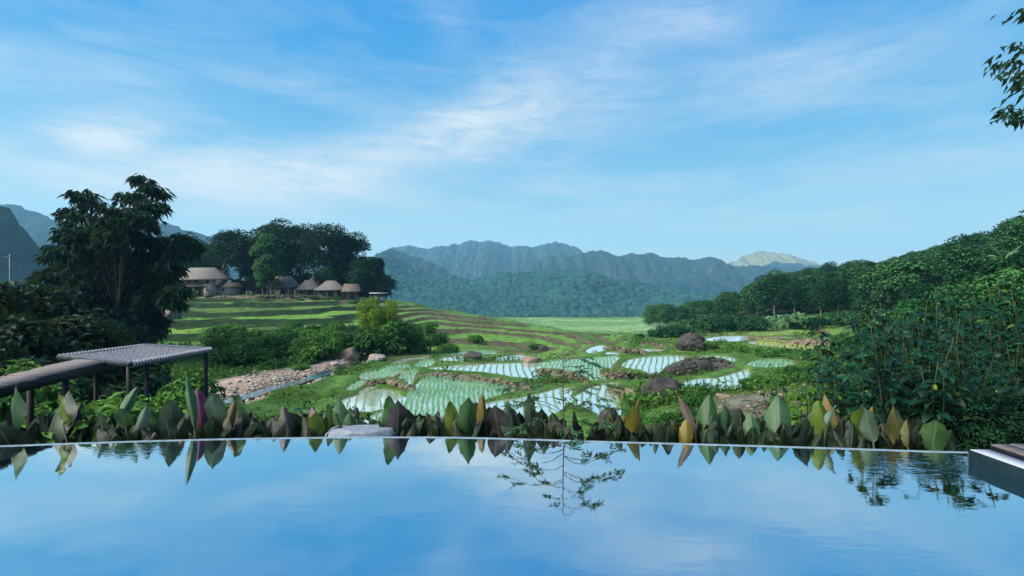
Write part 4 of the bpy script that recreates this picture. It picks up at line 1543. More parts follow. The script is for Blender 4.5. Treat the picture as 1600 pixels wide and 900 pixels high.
class Stock:
    """first call places the prototype itself, later calls place copies"""
    def __init__(s, protos):
        s.p, s.used = protos, set()

    def put(s, i, loc, rz=0.0, scale=1.0, label=None, group=None):
        pr = s.p[i % len(s.p)]
        if i % len(s.p) not in s.used:
            s.used.add(i % len(s.p))
            pr.location = loc
            pr.rotation_euler = (0, 0, rz)
            pr.scale = (scale,) * 3 if np.isscalar(scale) else scale
            if label:
                pr['label'] = label
            if group:
                pr['group'] = group
            return pr
        return copy_tree(pr, loc, rz, scale, label, group)

    def clean(s):
        for k, pr in enumerate(s.p):
            if k not in s.used:
                for ch in list(pr.children):
                    bpy.data.objects.remove(ch)
                bpy.data.objects.remove(pr)


# ------------------------------------------------------------------ big drooping tree on the left
Yd = 42.0
drp = empty('drooping_tree', (P(185, 0, Yd)[0], Yd, gz(P(185, 0, Yd)[0], Yd)), 0, 'tall dark tree with long hanging leaves and two uneven tops, left of the village', 'tree')
DC = [(222, 285, 20), (243, 300, 22), (205, 312, 26), (228, 325, 26), (250, 325, 16), (190, 335, 30), (215, 350, 32), (175, 350, 28), (240, 345, 16),
      (130, 310, 24), (148, 325, 20), (112, 335, 22), (130, 345, 30), (105, 365, 18), (155, 370, 34), (190, 380, 38), (222, 380, 32), (120, 385, 30), (98, 400, 22),
      (160, 410, 42), (205, 420, 42), (240, 410, 30), (265, 385, 20), (288, 378, 18), (300, 388, 14), (120, 425, 40), (255, 395, 22), (262, 420, 20), (90, 440, 34), (150, 460, 48), (205, 465, 46), (245, 450, 28),
      (270, 450, 15), (268, 470, 14), (110, 480, 46), (175, 505, 50), (225, 500, 30), (140, 540, 44), (195, 545, 40), (85, 515, 40), (60, 470, 34), (235, 475, 22), (130, 500, 50), (170, 540, 50), (220, 530, 34), (90, 480, 40), (60, 510, 40), (245, 510, 18), (285, 372, 15), (301, 379, 12), (276, 398, 18), (262, 436, 20), (277, 455, 15), (271, 474, 12), (250, 425, 20), (110, 550, 44), (195, 500, 44), (30, 500, 36)]
rd = np.random.default_rng(31)
dcs = np.array([P(a, b_, Yd + rd.uniform(-3.2, 3.2)) for a, b_, c in DC])
drr = np.array([c / F * Yd * (.74 if b_ < 385 else .95) for a, b_, c in DC])
mb = MB()
b0 = np.array(drp.location)
for tx, ty in ((215, 320), (135, 340), (180, 420)):
    tp = P(tx, ty, Yd)
    limb_tubes(mb, b0 + [rd.normal() * .4, rd.normal() * .4, -.3], tp, [c for c in dcs if abs(c[0] - tp[0]) < 3.2 and c[2] > 0][:12], .2, rd, .3)
adopt(mb.build('trunk', M['bark'], None, True), drp)
SP, SD = [], []
for c, r_ in zip(dcs, drr):
    n = int(20 * (r_ / 1.0) ** 2) + 6
    dv = unit(rd.normal(size=(n, 3)))
    dv[:, 2] = np.where(dv[:, 2] < -.5, -dv[:, 2], dv[:, 2])
    SP.append(c + dv * r_ * (rd.random((n, 1)) ** .45) * [1, 1.2, .85])
    SD.append(dv)
SP, SD = np.vstack(SP), np.vstack(SD)
k = 11
n = len(SP)
ang = np.tile(np.arange(k) / k * 2 * math.pi, n) + np.repeat(rd.uniform(0, 6, n), k)
out = np.stack([np.cos(ang), np.sin(ang), np.zeros(n * k)], 1)
d = out * rd.uniform(.25, 1.0, (n * k, 1)) + np.repeat(SD, k, 0) * [.45, .45, 0] - np.array([0, 0, 1]) * rd.uniform(.1, 1.0, (n * k, 1))
nr = unit(out + [0, 0, .9] + rd.normal(size=(n * k, 3)) * .25)
mb = MB()
leaf_cloud(mb, np.repeat(SP, k, 0) + rd.normal(size=(n * k, 3)) * .1, d, nr, rd.uniform(.45, .95, n * k), rd.uniform(.12, .21, n * k), .2, .18)
adopt(mb.build('crown', M['leaf_droop']), drp)

# ------------------------------------------------------------------ bushes on the left bank
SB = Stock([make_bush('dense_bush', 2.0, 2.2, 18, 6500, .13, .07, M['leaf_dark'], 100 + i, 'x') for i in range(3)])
LEFT = [
    (-22, 15, 4.7, 'dark leafy bush cut off by the left edge of the picture, below the blue mountain'),
    (22, 16, 4.5, 'dark bush at the left edge directly under the utility pole'),
    (58, 19, 5.6, 'tall dark bush between the utility pole and the drooping tree'),
    (100, 17, 4.4, 'dark bush filling the left foot of the drooping tree'),
    (150, 18, 3.9, 'dark bush behind the trunk of the drooping tree'),
    (215, 17, 3.1, 'dark bush at the right foot of the drooping tree'),
    (5, 11.5, 2.9, 'near dark bush above the walkway at the left edge'),
    (62, 12, 2.7, 'near dark bush above the middle of the walkway'),
    (118, 12, 2.35, 'near dark bush behind the left corner of the rope platform'),
    (172, 12.5, 2.3, 'near dark bush behind the back edge of the rope platform'),
    (228, 13.5, 2.2, 'near dark bush behind the back corner of the rope platform'),
]
for k, (px, Y, h, lab) in enumerate(LEFT):
    X = P(px, 0, Y)[0]
    SB.put(k, (X, Y, gz(X, Y) - .1), k * 1.3, (h / 2 * .95, h / 2 * .95, h / 2), lab, 'dark bushes on the left bank')
SG = Stock([make_bush('green_bush', 1.6, 1.9, 17, 2400, .15, .075, M['leaf_bush'], 120 + i, 'x') for i in range(3)])
UNDER = [
    (35, 8.4, 1.0, 'low green bush under the walkway near the left edge'),
    (90, 8.2, 1.0, 'low green bush under the walkway beside its dark post'),
    (150, 8.6, 1.35, 'green bush below the left part of the rope platform'),
    (186, 10, 1.7, 'green bush seen just left of the nearest platform leg'),
    (215, 9.4, 1.5, 'green bush seen between the two close platform legs'),
    (262, 10.5, 1.8, 'green bush seen between the middle and right platform legs'),
    (292, 12.5, 2.3, 'tall green bush left of the right platform leg'),
    (250, 15, 2.6, 'green bush just below the right corner of the rope platform'),
    (300, 17.5, 2.4, 'green bush behind the right platform leg beside the stony bank'),
    (-10, 10, 1.9, 'green bush under the walkway cut off by the left edge'),
]
for k, (px, Y, h, lab) in enumerate(UNDER):
    X = P(px, 0, Y)[0]
    SG.put(k, (X, Y, gz(X, Y) - .1), k * 2.1, (h / 1.5, h / 1.5, h / 1.28), lab, 'green bushes under the platform')
BANK = [  # px, py of the foot, height in px, width factor
    (345, 575, 40, 1.0, 'green bush at the left end of the stream bank above the pale stones'),
    (372, 568, 46, 1.1, 'green bush above the pale stones right of the platform'),
    (345, 548, 34, 1.3, 'green bush on the terrace step just right of the platform corner'),
    (398, 566, 40, 1.1, 'rounded green bush above the widest part of the stony bank'),
    (425, 560, 48, 1.0, 'bushy green clump left of the dark hollow in the bank'),
    (452, 560, 38, 1.1, 'green bush at the dark hollow in the bank'),
    (478, 566, 44, 1.1, 'green bush above the narrow end of the stony bank'),
    (505, 562, 56, 1.0, 'tall green bush left of the brown boulder by the stream'),
    (470, 536, 34, 1.2, 'green bush on the upper bank below the brightest terrace'),
    (520, 535, 40, 1.0, 'blue green bush left of the yellow bamboo'),
    (532, 556, 50, 1.1, 'dark green bush behind the brown boulder by the stream'),
    (562, 556, 62, 1.1, 'tall dark bush at the left foot of the yellow bamboo'),
    (600, 555, 66, 1.1, 'tall dark bush in front of the yellow bamboo'),
    (632, 550, 58, 1.0, 'dark bush at the right foot of the yellow bamboo'),
    (655, 546, 36, 1.1, 'green bush where the brown terraces begin'),
    (682, 540, 26, 1.4, 'low green bush on the lowest brown terrace'),
    (640, 528, 30, 1.0, 'green bush right of the yellow bamboo on the brown terrace'),
    (745, 535, 18, 1.2, 'small round bush on the lowest terrace of the brown spur'),
    (410, 532, 24, 1.5, 'low bush on the second green terrace left of the bank'),
    (338, 528, 26, 1.5, 'green bush on the middle terrace right of the platform corner'),
    (362, 520, 22, 1.6, 'green bush on the third terrace above the pale stones'),
    (388, 545, 34, 1.2, 'bright green bush half way up the bank left of the dark hollow'),
    (412, 552, 36, 1.2, 'bright green bush directly over the stony bank'),
    (440, 540, 36, 1.2, 'bright green bush over the dark hollow'),
    (455, 522, 26, 1.4, 'green bush at the upper edge of the bank'),
    (488, 545, 40, 1.2, 'leafy green bush in the middle of the stream bank'),
    (500, 524, 30, 1.2, 'green bush below the longest bright terrace'),
    (515, 548, 40, 1.1, 'leafy green bush left of the brown stream boulder'),
    (428, 575, 20, 1.5, 'low bush at the foot of the bank touching the pale stones'),
    (470, 578, 18, 1.5, 'low bush hanging over the narrow part of the stony bank'),
    (668, 520, 22, 1.4, 'small bush on the second brown terrace'),
    (698, 552, 20, 1.6, 'low bush between the brown terraces and the far paddies'),
    (838, 546, 14, 1.5, 'tiny bush between the far paddies and the brown spur'),
]
for k, (px, py, hp, wf, lab) in enumerate(BANK):
    p = at(px, py)
    h = hp / F * p[1]
    s = h / 1.6
    SG.put(k + 1, (p[0], p[1], p[2] - .15), k * 1.7, (s * wf, s * wf, s * 1.1), lab, 'bushes on the stream bank')
for k, (px, hp) in enumerate([(300, 9), (326, 7), (350, 10), (372, 8), (392, 11), (412, 9), (432, 12), (452, 9), (470, 8), (490, 11), (508, 8), (530, 10), (552, 12), (570, 14), (586, 10)]):
    Y = 111 + (k * 7) % 4
    X = P(px, 0, Y)[0]
    s = hp / F * Y / 1.6
    SG.put(k, (X, Y, float(gz(X, Y)) - .15), k * 1.7, (s * 1.3, s * 1.3, s), 'low green bush along the front of the village houses', 'low bushes before the village')
# yellow bamboo clump
r = np.random.default_rng(8)
p = at(592, 556)
bam = empty('bamboo_clump', (p[0], p[1] + 1.2, p[2]), 0, 'yellow green feathery bamboo clump standing above the dark bank bushes', 'bamboo')
hb = 90 / F * p[1]
mb, cs, rr = MB(), [], []
for k in range(22):
    a, q = r.uniform(0, 6.28), math.sqrt(r.random()) * 1.5
    tp = np.array([math.cos(a) * q + (-.6 if k % 2 else .3), math.sin(a) * q, hb * r.uniform(.6, 1.0)])
    t = np.linspace(0, 1, 6)
    mb.tube(np.outer(t, tp) + np.outer(t ** 2, [math.cos(a) * .5, math.sin(a) * .5, -.3]) * .6, np.linspace(.03, .008, 6), 5)
    cs.append(tp * [1.15, 1.15, .93])
    rr.append((.62, .62, .75))
    cs.append(tp * [1.0, 1.0, .7])
    rr.append((.6, .6, .7))
link('stem', mb.mesh('stem', M['leaf_bamboo'], True), bam)
mb = MB()
crown_leaves(mb, cs, rr, 9000, .26, .06, r, .4, .4)
link('foliage', mb.mesh('foliage', M['leaf_bamboo']), bam)

# leafy shrubs between the rim and the paddies
SS = Stock([make_shrub(1.6, 1.5, 11, 20, .115, M['leaf_shrub'], 200 + i, 'x') for i in range(4)])
SY = Stock([make_shrub(1.6, 1.5, 10, 18, .115, M['leaf_yellowish'], 220 + i, 'x') for i in range(2)])
NEAR = [  # px, Y, height, stock, label
    (505, 9.5, 2.55, SS, 'dark green leafy shrub rising in front of the left paddies'),
    (470, 8.6, 1.75, SS, 'leafy shrub left of the dark green one, behind the greyish leaves'),
    (575, 7.4, 1.45, SS, 'low leafy shrub just behind the pale stone'),
    (430, 9.8, 1.6, SY, 'yellow green leafy shrub below the stream water'),
    (400, 8.2, 1.0, SG, 'low green bush right of the broad leaf by the stream'),
    (905, 7.2, 1.55, SS, 'dark feathery shrub at the right foot of the sapling'),
    (868, 6.6, 1.2, SS, 'dark shrub at the left foot of the sapling'),
    (945, 8.6, 1.75, SG, 'dull green bush covering the mound below the white paddy'),
    (1252, 7.6, 1.75, SY, 'yellow green leafy shrub nearest the gravel on the right'),
    (1290, 8.2, 1.95, SS, 'blue green leafy shrub right of the gravel'),
    (1335, 7.4, 1.75, SS, 'leafy shrub behind the orange yellow leaf'),
    (1345, 9.4, 2.55, SS, 'tall leafy shrub with dark stems left of the big thicket'),
    (1385, 8.2, 2.25, SS, 'tall leafy shrub behind the pale yellow small leaf'),
    (1330, 11, 2.5, SY, 'yellowish shrub top at the left shoulder of the thicket'),
    (1420, 9.2, 2.6, SS, 'tall shrub in the middle of the right hand thicket'),
    (1415, 6.6, 1.2, SS, 'low shrub behind the olive brown leaf'),
    (1465, 6.9, 1.25, SY, 'yellow green shrub behind the last green leaf of the row'),
    (1470, 8.6, 2.0, SS, 'leafy shrub in the thicket above the last green leaf'),
    (1515, 6.6, 1.15, SS, 'leafy shrub directly behind the coping block'),
    (1545, 7.8, 1.7, SS, 'leafy shrub behind the left end of the wooden deck'),
    (1592, 6.4, 1.15, SS, 'low leafy shrub behind the deck at the right edge'),
    (1590, 8.4, 1.9, SS, 'tall leafy shrub cut off by the right edge above the deck'),
    (1640, 7.4, 1.9, SS, 'leafy shrub just outside the right edge behind the deck'),
    (1525, 10.5, 2.2, SS, 'deep green shrub in the upper part of the right thicket'),
    (1465, 11, 2.3, SS, 'deep green shrub at the top of the thicket beside the mid slope'),
    (1580, 11.5, 2.0, SY, 'yellow green shrub at the top of the thicket near the right edge'),
    (1488, 5.5, .75, SS, 'low leafy shrub right of the last leaf plant of the row'),
    (1508, 5.3, .65, SB, 'low dark bush behind the far corner of the coping'),
    (1545, 5.2, .6, SS, 'small shrub right behind the far end of the coping'),
    (1600, 5.3, .6, SB, 'low bush right behind the deck at the right edge'),
    (1405, 5.5, 1.5, SS, 'near shrub directly behind the olive brown leaf, mirrored in the pool'),
    (1442, 5.6, 1.75, SS, 'near shrub behind the dark thin leaf, mirrored in the pool'),
    (1476, 5.7, 1.55, SS, 'near shrub behind the last green leaf, mirrored in the pool'),
    (222, 5.6, 1.6, SG, 'small shrub between the rim and the close platform legs'),
    (1400, 12, 2.5, SS, 'dark shrub top peeking over the left part of the thicket'),
]
for k, (px, Y, h, stk, lab) in enumerate(NEAR):
    X = P(px, 0, Y)[0]
    s = h / (2.0 if stk is SB else 1.6)
    stk.put(k, (X, Y, gz(X, Y) - .05), k * 2.2, (s, s, s), lab, 'leafy shrubs behind the rim')
MID = [  # bushes on the slope right of the valley: px, Y, height
    (1345, 30, 2.6), (1375, 24, 2.4), (1410, 26, 3.0), (1445, 24, 2.8), (1480, 22, 2.7), (1520, 21, 2.6), (1560, 20, 2.4), (1600, 19, 2.5),
    (1400, 38, 3.0), (1440, 36, 3.4), (1485, 34, 3.4), (1530, 32, 3.0), (1575, 30, 3.0), (1620, 28, 3.0), (1450, 17, 2.2), (1500, 16, 2.3), (1550, 15.5, 2.0), (1600, 15, 1.9), (1410, 16, 2.2), (1645, 22, 2.8)]
SM = Stock([make_bush('slope_bush', 2.4, 2.8, 18, 3800, .2, .11, M['leaf_slope' if i < 2 else 'leaf_forest'], 140 + i, 'x') for i in range(4)])
for k, (px, Y, h) in enumerate(MID):
    X = P(px, 0, Y)[0]
    s = h / 2.4
    row = 'highest row' if Y > 27 else ('middle row' if Y > 18 else 'lowest row')
    SM.put(k, (X, Y, gz(X, Y) - .15), k * 1.9, s, f'green bush of the {row} on the slope between thicket and hillside forest', f'slope bushes, {row}')
FIELD = [
    (1180, 602, 26, 1.6, 'dark green bush at the right end of the white striped paddy'),
    (1215, 598, 22, 1.7, 'dark green bush left of the shrubs at the end of the paddy'),
    (1245, 585, 20, 1.6, 'bush on the low bank behind the gravel'),
    (1145, 545, 18, 1.6, 'bright green bush right of the big dark boulder'),
    (1168, 550, 16, 1.8, 'low bush along the bank below the yellow field'),
    (1205, 556, 16, 2.0, 'dark low bush on the bank below the yellow field'),
    (1245, 560, 15, 2.0, 'dark low bush at the right part of the bank below the yellow field'),
    (1112, 546, 18, 1.1, 'grey green bush touching the right side of the big dark boulder'),
    (1285, 565, 16, 1.6, 'bush between the yellow field bank and the near shrubs'),
    (992, 662, 40, 1.0, 'dark green tussocky bush left of the tall mustard leaf'),
    (1060, 668, 46, 1.0, 'green bush at the right of the grass mound under the dark rock'),
    (1085, 640, 40, 1.1, 'green bush between the dark rock and the gravel'),
    (1030, 668, 40, 1.1, 'bright grassy bush in front of the dark rock'),
]
for k, (px, py, hp, wf, lab) in enumerate(FIELD):
    p = at(px, py)
    s = hp / F * p[1] / 1.6
    SG.put(k, (p[0], p[1], p[2] - .1), k * 2.6, (s * wf, s * wf, s), lab, 'bushes on the valley floor')
for k, (px, Y, h) in enumerate([(335, 131, 5), (378, 129, 5.5), (405, 127, 6), (425, 130, 6), (455, 128, 6), (478, 129, 6.5), (500, 130, 6.5), (528, 129, 6.5), (555, 127, 6), (575, 125, 5), (305, 130, 5)]):
    X = P(px, 0, Y)[0]
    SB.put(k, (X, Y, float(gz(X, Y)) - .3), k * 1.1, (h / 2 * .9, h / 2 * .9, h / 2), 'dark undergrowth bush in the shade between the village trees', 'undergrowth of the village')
for s_ in (SB, SG, SS, SY, SM):
    s_.clean()

# ------------------------------------------------------------------ overhanging branches at the top right
ovt = empty('overhanging_tree', (7.6, 5.6, -.2), 0, 'tree outside the right edge whose small hanging leaves reach in at the top', 'tree')
ro = np.random.default_rng(77)
mb = MB()
tr_pts = np.array([(7.6, 5.6, -.5), (7.55, 5.6, 1.5), (7.3, 5.5, 3.2), (7.1, 5.4, 5.2)])
mb.tube(tr_pts, [.13, .11, .08, .04], 8)
OB = [((7.5, 5.6, 2.4), (1588, 18)), ((7.4, 5.5, 2.7), (1582, 70)), ((7.45, 5.5, 2.2), (1558, 96)), ((7.5, 5.6, 1.9), (1568, 112)), ((7.5, 5.6, 1.8), (1590, 130)), ((7.5, 5.5, 1.6), (1560, 168)), ((7.5, 5.5, 1.6), (1578, 182)), ((7.4, 5.5, 3.4), (1604, -30)), ((7.3, 5.5, 3.8), (1640, -60)), ((7.4, 5.5, 3.0), (1650, 60)), ((7.4, 5.5, 2.4), (1640, 150)), ((7.4, 5.5, 2.8), (1690, 20)), ((7.4, 5.5, 3.2), (1700, 110)), ((7.4, 5.5, 2.6), (1720, 170))]
lp, ld, ln_ = [], [], []
for p0, (a, b_) in OB:
    tp = P(a, b_, 5.2 + ro.uniform(-.15, .15))
    p0 = np.array(p0)
    p0 = p0 + np.array([0, 0, max(0, tp[2] - p0[2] - .6)])
    t = np.linspace(0, 1, 10)
    pts = p0 + np.outer(t, tp - p0) + np.outer(np.sin(t * math.pi), [0, 0, .16])
    mb.tube(pts, np.linspace(.022, .003, 10), 5)
    for f in np.arange(.4, 1.01, .013):
        c = np.array([np.interp(f, t, pts[:, j]) for j in range(3)])
        for q in range(3):
            tw = c + ro.normal(size=3) * [.05, .07, .03]
            lp.append(tw)
            ld.append([-.55 + ro.normal() * .5, ro.normal() * .5, -.75 + ro.normal() * .25])
            ln_.append([ro.normal() * .5, -.5 + ro.normal() * .4, .7])
adopt(mb.build('trunk', M['bark'], None, True), ovt)
mb = MB()
n = len(lp)
leaf_cloud(mb, np.array(lp), np.array(ld), np.array(ln_), ro.uniform(.075, .125, n), ro.uniform(.028, .044, n), .2, .2)
adopt(mb.build('crown', M['leaf_dark']), ovt)

# ------------------------------------------------------------------ rocks, walls, rubble
def rock(px, py, wpx, hpx, mat, seed, label, name='boulder', sub=3, depth=1.0, rough=.35):
    p = at(px, py)
    s = p[1] / F
    q, fc = rock_geo(sub, (wpx * s, wpx * s * depth, hpx * s * 1.5), seed, rough)
    mb = MB()
    mb.add(q, fc)
    o = mb.build(name, M[mat], None, False, (p[0], p[1], p[2] + hpx * s * .22))
    return tag(o, label, 'rock')


rock(1079, 547, 48, 29, 'rock_dark', 8, 'big dark boulder standing beside the pale field in the valley', 'boulder', 4)
rock(1036, 621, 64, 34, 'rock_dark', 9, 'dark rounded rock mound at the near end of the white striped paddy', 'boulder', 4)
rock(740, 560, 32, 12, 'rock_dark', 14, 'dark rock between two far white paddies', 'boulder')
rock(830, 564, 30, 8, 'rock_brown', 15, 'low brown rock at the right end of the far white paddies', 'boulder')
rock(848, 547, 18, 9, 'rock_dark', 16, 'small dark rock at the foot of the brown spur', 'boulder')
rock(547, 561, 36, 18, 'rock_brown', 17, 'brown boulder in the stream bed below the bank bushes', 'boulder')
rock(590, 562, 28, 10, 'rock_pink', 18, 'pale brown rock right of the brown boulder in the stream', 'boulder')
rock(618, 552, 18, 10, 'rock_brown', 19, 'small brown rock below the right end of the bank bushes', 'boulder')
rock(523, 571, 14, 7, 'rock_pink', 20, 'small pale rock left of the brown boulder in the stream', 'boulder')
rock(952, 676, 36, 42, 'rock_dark', 23, 'grey rounded rock below the point of the white paddy', 'boulder')
rock(250, 514, 18, 9, 'rock_pale', 24, 'pale rock on the lowest green terrace right of the drooping tree', 'boulder')
rock(268, 498, 34, 14, 'rock_brown', 26, 'brown rocky outcrop among the green terraces right of the drooping tree', 'boulder')
rock(494, 519, 5, 10, 'rock_pale', 27, 'small upright pale stone in the dark bank above the stream', 'boulder', 2)
rock(1243, 560, 24, 6, 'rock_pale', 28, 'flat pale rock below the yellow field', 'boulder')
rock(1130, 622, 24, 8, 'rock_brown', 29, 'brown flat rock at the edge of the gravel', 'boulder')
rock(1150, 645, 14, 6, 'rock_dark', 33, 'small dark rock lying on the gravel', 'boulder', 2)


def stone_bank(pts_px, hpx, mat, seed, label, name='stone_wall', size=.34, courses=3, cat='wall'):
    """dry stone retaining bank: many stones bedded along a line on the ground"""
    r = np.random.default_rng(seed)
    W = np.array([at(a, b_) for a, b_ in pts_px])
    mb = MB()
    seg = np.r_[0, np.cumsum(np.linalg.norm(np.diff(W[:, :2], axis=0), axis=1))]
    s = W[:, 1].mean() / F
    hh = hpx * s
    n = int(seg[-1] / size * 2.4)
    for i in range(n):
        t = r.uniform(0, seg[-1])
        c = np.array([np.interp(t, seg, W[:, j]) for j in range(3)])
        env = (math.sin(math.pi * min(1, max(0, t / seg[-1]))) ** .4)
        for k in range(courses):
            f = (k + r.uniform(0, .7)) / courses
            q, fc = rock_geo(1, np.array([1.15, .8, .6]) * size * .8 * r.uniform(.4, 1.4), int(r.integers(1e6)), .3)
            a = r.uniform(0, 6.28)
            q = np.stack([q[:, 0] * math.cos(a) - q[:, 1] * math.sin(a), q[:, 0] * math.sin(a) + q[:, 1] * math.cos(a), q[:, 2]], 1)
            mb.add(q + c + [r.normal() * .12, f * hh * .9 + r.normal() * .12, f * hh * env], fc)
    # earth core
    t = np.linspace(0, seg[-1], 40)
    cc_ = np.array([[np.interp(x, seg, W[:, j]) for j in range(3)] for x in t])
    env = np.clip(np.sin(np.pi * np.linspace(0.02, .98, 40)), 0, 1) ** .4
    prof = [(0, -.3), (.05, .3), (.35, .85), (.9, 1.0), (1.6, .75), (2.4, -.3)]
    Vp = []
    for (dy_, fz) in prof:
        Vp.append(cc_ + np.c_[np.zeros(40), np.full(40, (.02 + dy_ * hh * 1.1)), fz * .87 * hh * env + fbm(t * 1.4 + dy_ * 5, t * 0 + seed, 3) * hh * .3])
    Vp = np.array(Vp).reshape(-1, 3)
    m_ = len(prof)
    i, j = np.meshgrid(np.arange(m_ - 1), np.arange(39), indexing='ij')
    a = (i * 40 + j).ravel()
    mb.add(Vp, np.stack([a, a + 1, a + 41, a + 40], 1))
    o = tag(mb.build(name, M[mat]), label, cat)
    k = int(seg[-1] * 26)
    t = r.uniform(0, seg[-1], k)
    pz_ = np.array([[np.interp(x, seg, W[:, j]) for j in range(3)] for x in t])
    e_ = np.clip(np.sin(np.pi * np.clip(t / seg[-1], .02, .98)), 0, 1) ** .4
    dy_ = r.uniform(.15, 2.2, k) * hh
    pz_[:, 1] += dy_
    pz_[:, 2] += hh * e_ * np.interp(dy_ / hh / 1.1, [p_[0] for p_ in prof], [p_[1] for p_ in prof]) * .9 - .05
    pz_ = pz_[fbm(t * 1.1, dy_ * 2 + seed, 3) > -.12]
    if len(pz_):
        g_ = MB()
        blades(g_, pz_, .22, .03, 5, .3)
        link('grass', g_.mesh('grass', M['grass']), o)['kind'] = 'stuff'
    return o


stone_bank([(648, 592), (690, 594), (740, 600), (790, 607), (832, 611)], 13, 'rock_mossy', 41, 'long dry stone wall above the green paddy', size=.42)
stone_bank([(572, 603), (600, 600), (622, 606), (646, 618)], 11, 'rock_mossy', 42, 'dark crooked stone bank left of the green paddy')
stone_bank([(838, 584), (865, 588), (895, 594), (920, 600)], 11, 'rock_mossy', 43, 'short stone bank left of the sapling top')
stone_bank([(943, 587), (955, 592), (975, 593), (998, 590)], 13, 'rock_mossy', 44, 'brown mounded bank between the two middle paddies', 'earth_bank')
stone_bank([(955, 617), (972, 622), (1000, 624)], 17, 'rock_mossy', 45, 'brown mounded bank left of the dark rock mound', 'earth_bank')
stone_bank([(992, 592), (1020, 592), (1048, 590)], 7, 'rock_mossy', 52, 'low stony tail running left from the big stone heap', 'stone_wall', .4, 2)
stone_bank([(1046, 590), (1085, 584), (1120, 579), (1152, 575)], 23, 'rock_dark', 46, 'large heap of dark layered stones behind the white striped paddy', 'stone_heap', .5, 5, 'stone heap')
stone_bank([(1230, 540), (1262, 542), (1300, 541)], 12, 'rock_brown', 47, 'brown cut earth bank at the right of the yellow field', 'earth_bank', .6)
stone_bank([(1170, 529), (1195, 532), (1228, 534)], 5, 'rock_brown', 48, 'thin brown bank above the yellow field', 'earth_bank', .5, 2)
stone_bank([(1000, 539), (1025, 542), (1044, 545)], 7, 'rock_brown', 49, 'brown bank left of the big dark boulder', 'earth_bank', .5, 2)
stone_bank([(945, 545), (975, 550), (1012, 553)], 6, 'rock_brown', 50, 'low brown bank behind the middle paddies', 'earth_bank', .5, 2)
stone_bank([(330, 466), (400, 467), (470, 466), (550, 468)], 5, 'rock_brown', 51, 'low stone wall along the front of the village', size=.7, courses=2)


def rubble(name, n, sampler, mats, smin, smax, seed):
    r = np.random.default_rng(seed)
    lib = [rock_geo(1, (1, .8, .6), 900 + i, .35) for i in range(10)]
    mb = MB()
    k = 0
    while k < n:
        px, py = sampler(r)
        p = at(px, py) if False else None
        k += 1
        X, Y = px, py
        q, fc = lib[r.integers(10)]
        s = smin * (smax / smin) ** (r.random() ** 2.8)
        a = r.uniform(0, 6.28)
        q = np.stack([q[:, 0] * math.cos(a) - q[:, 1] * math.sin(a), q[:, 0] * math.sin(a) + q[:, 1] * math.cos(a), q[:, 2]], 1) * s
        mb.add(q + [X, Y, float(gz(X, Y)) + s * .12], fc)
    o = mb.build(name, M[mats])
    o['kind'] = 'stuff'
    return o


def along_stream(r):
    t = r.uniform(.1, len(STREAM) - 1.3)
    i = int(t)
    c = STREAM[i] + (STREAM[i + 1] - STREAM[i]) * (t - i)
    d = STREAM[i + 1] - STREAM[i]
    nrm = np.array([-d[1], d[0]]) / np.linalg.norm(d)
    off = .6 + abs(r.normal()) * 1.9 if r.random() < .85 else -r.uniform(.6, 1.3)
    return c + nrm * off


def gravel_right(r):
    px, Y = r.normal(1165, 55), r.uniform(14, 27)
    return ((px - CX) / F * Y, Y)


def rubble_right(r):
    px, Y = r.normal(1045, 38), r.uniform(10.5, 18.5)
    return ((px - CX) / F * Y, Y)


rubble('stones', 3000, along_stream, 'rock_pink', .04, .36, 61)
rubble('stones', 1000, gravel_right, 'rock_brown', .03, .38, 62)
rubble('stones', 380, rubble_right, 'rock_pink', .04, .30, 63)

# ------------------------------------------------------------------ village on the knoll
YV = 118.0


def roof_geo(mb, w_, d_, ze, zr, hip, th=.25, seg=8, round_=0.0):
    """hipped or gabled roof with thickness; hip is how far the ridge ends stand in from the eaves"""
    def ring(k, dz):
        # k 0 at eaves, 1 at ridge
        kk = k
        x = w_ / 2 - (hip if hip else 0) * kk
        y = d_ / 2 * (1 - kk)
        z = ze + (zr - ze) * (kk ** (1 - round_ * .5)) + dz
        return np.array([(-x, -y, z), (x, -y, z), (x, y, z), (-x, y, z)])
    ks = np.linspace(0, 1, seg)
    rings = [ring(0, -th)] + [ring(k, 0) for k in ks]
    V = np.vstack(rings)
    Fq = [(0, 3, 2, 1)]
    for i in range(len(rings) - 1):
        for j in range(4):
            a, b_ = i * 4 + j, i * 4 + (j + 1) % 4
            Fq.append((a, b_, b_ + 4, a + 4))
    mb.add(V, Fq)


def house(name, px, rz, label, build, cat='house'):
    X = P(px, 0, YV)[0]
    root = empty(name, (X, YV, float(gz(X, YV))), rz, label, cat)
    build(root)
    return root


def part(name, mat, root, fn):
    mb = MB()
    fn(mb)
    o = link(name, mb.mesh(name, M[mat]), root)
    return o


def win(root, wallpart, c, size, rz=0):
    mb = MB()
    mb.box(c, size, rz)
    return link('window', mb.mesh('window', M['dark_gap']), root)


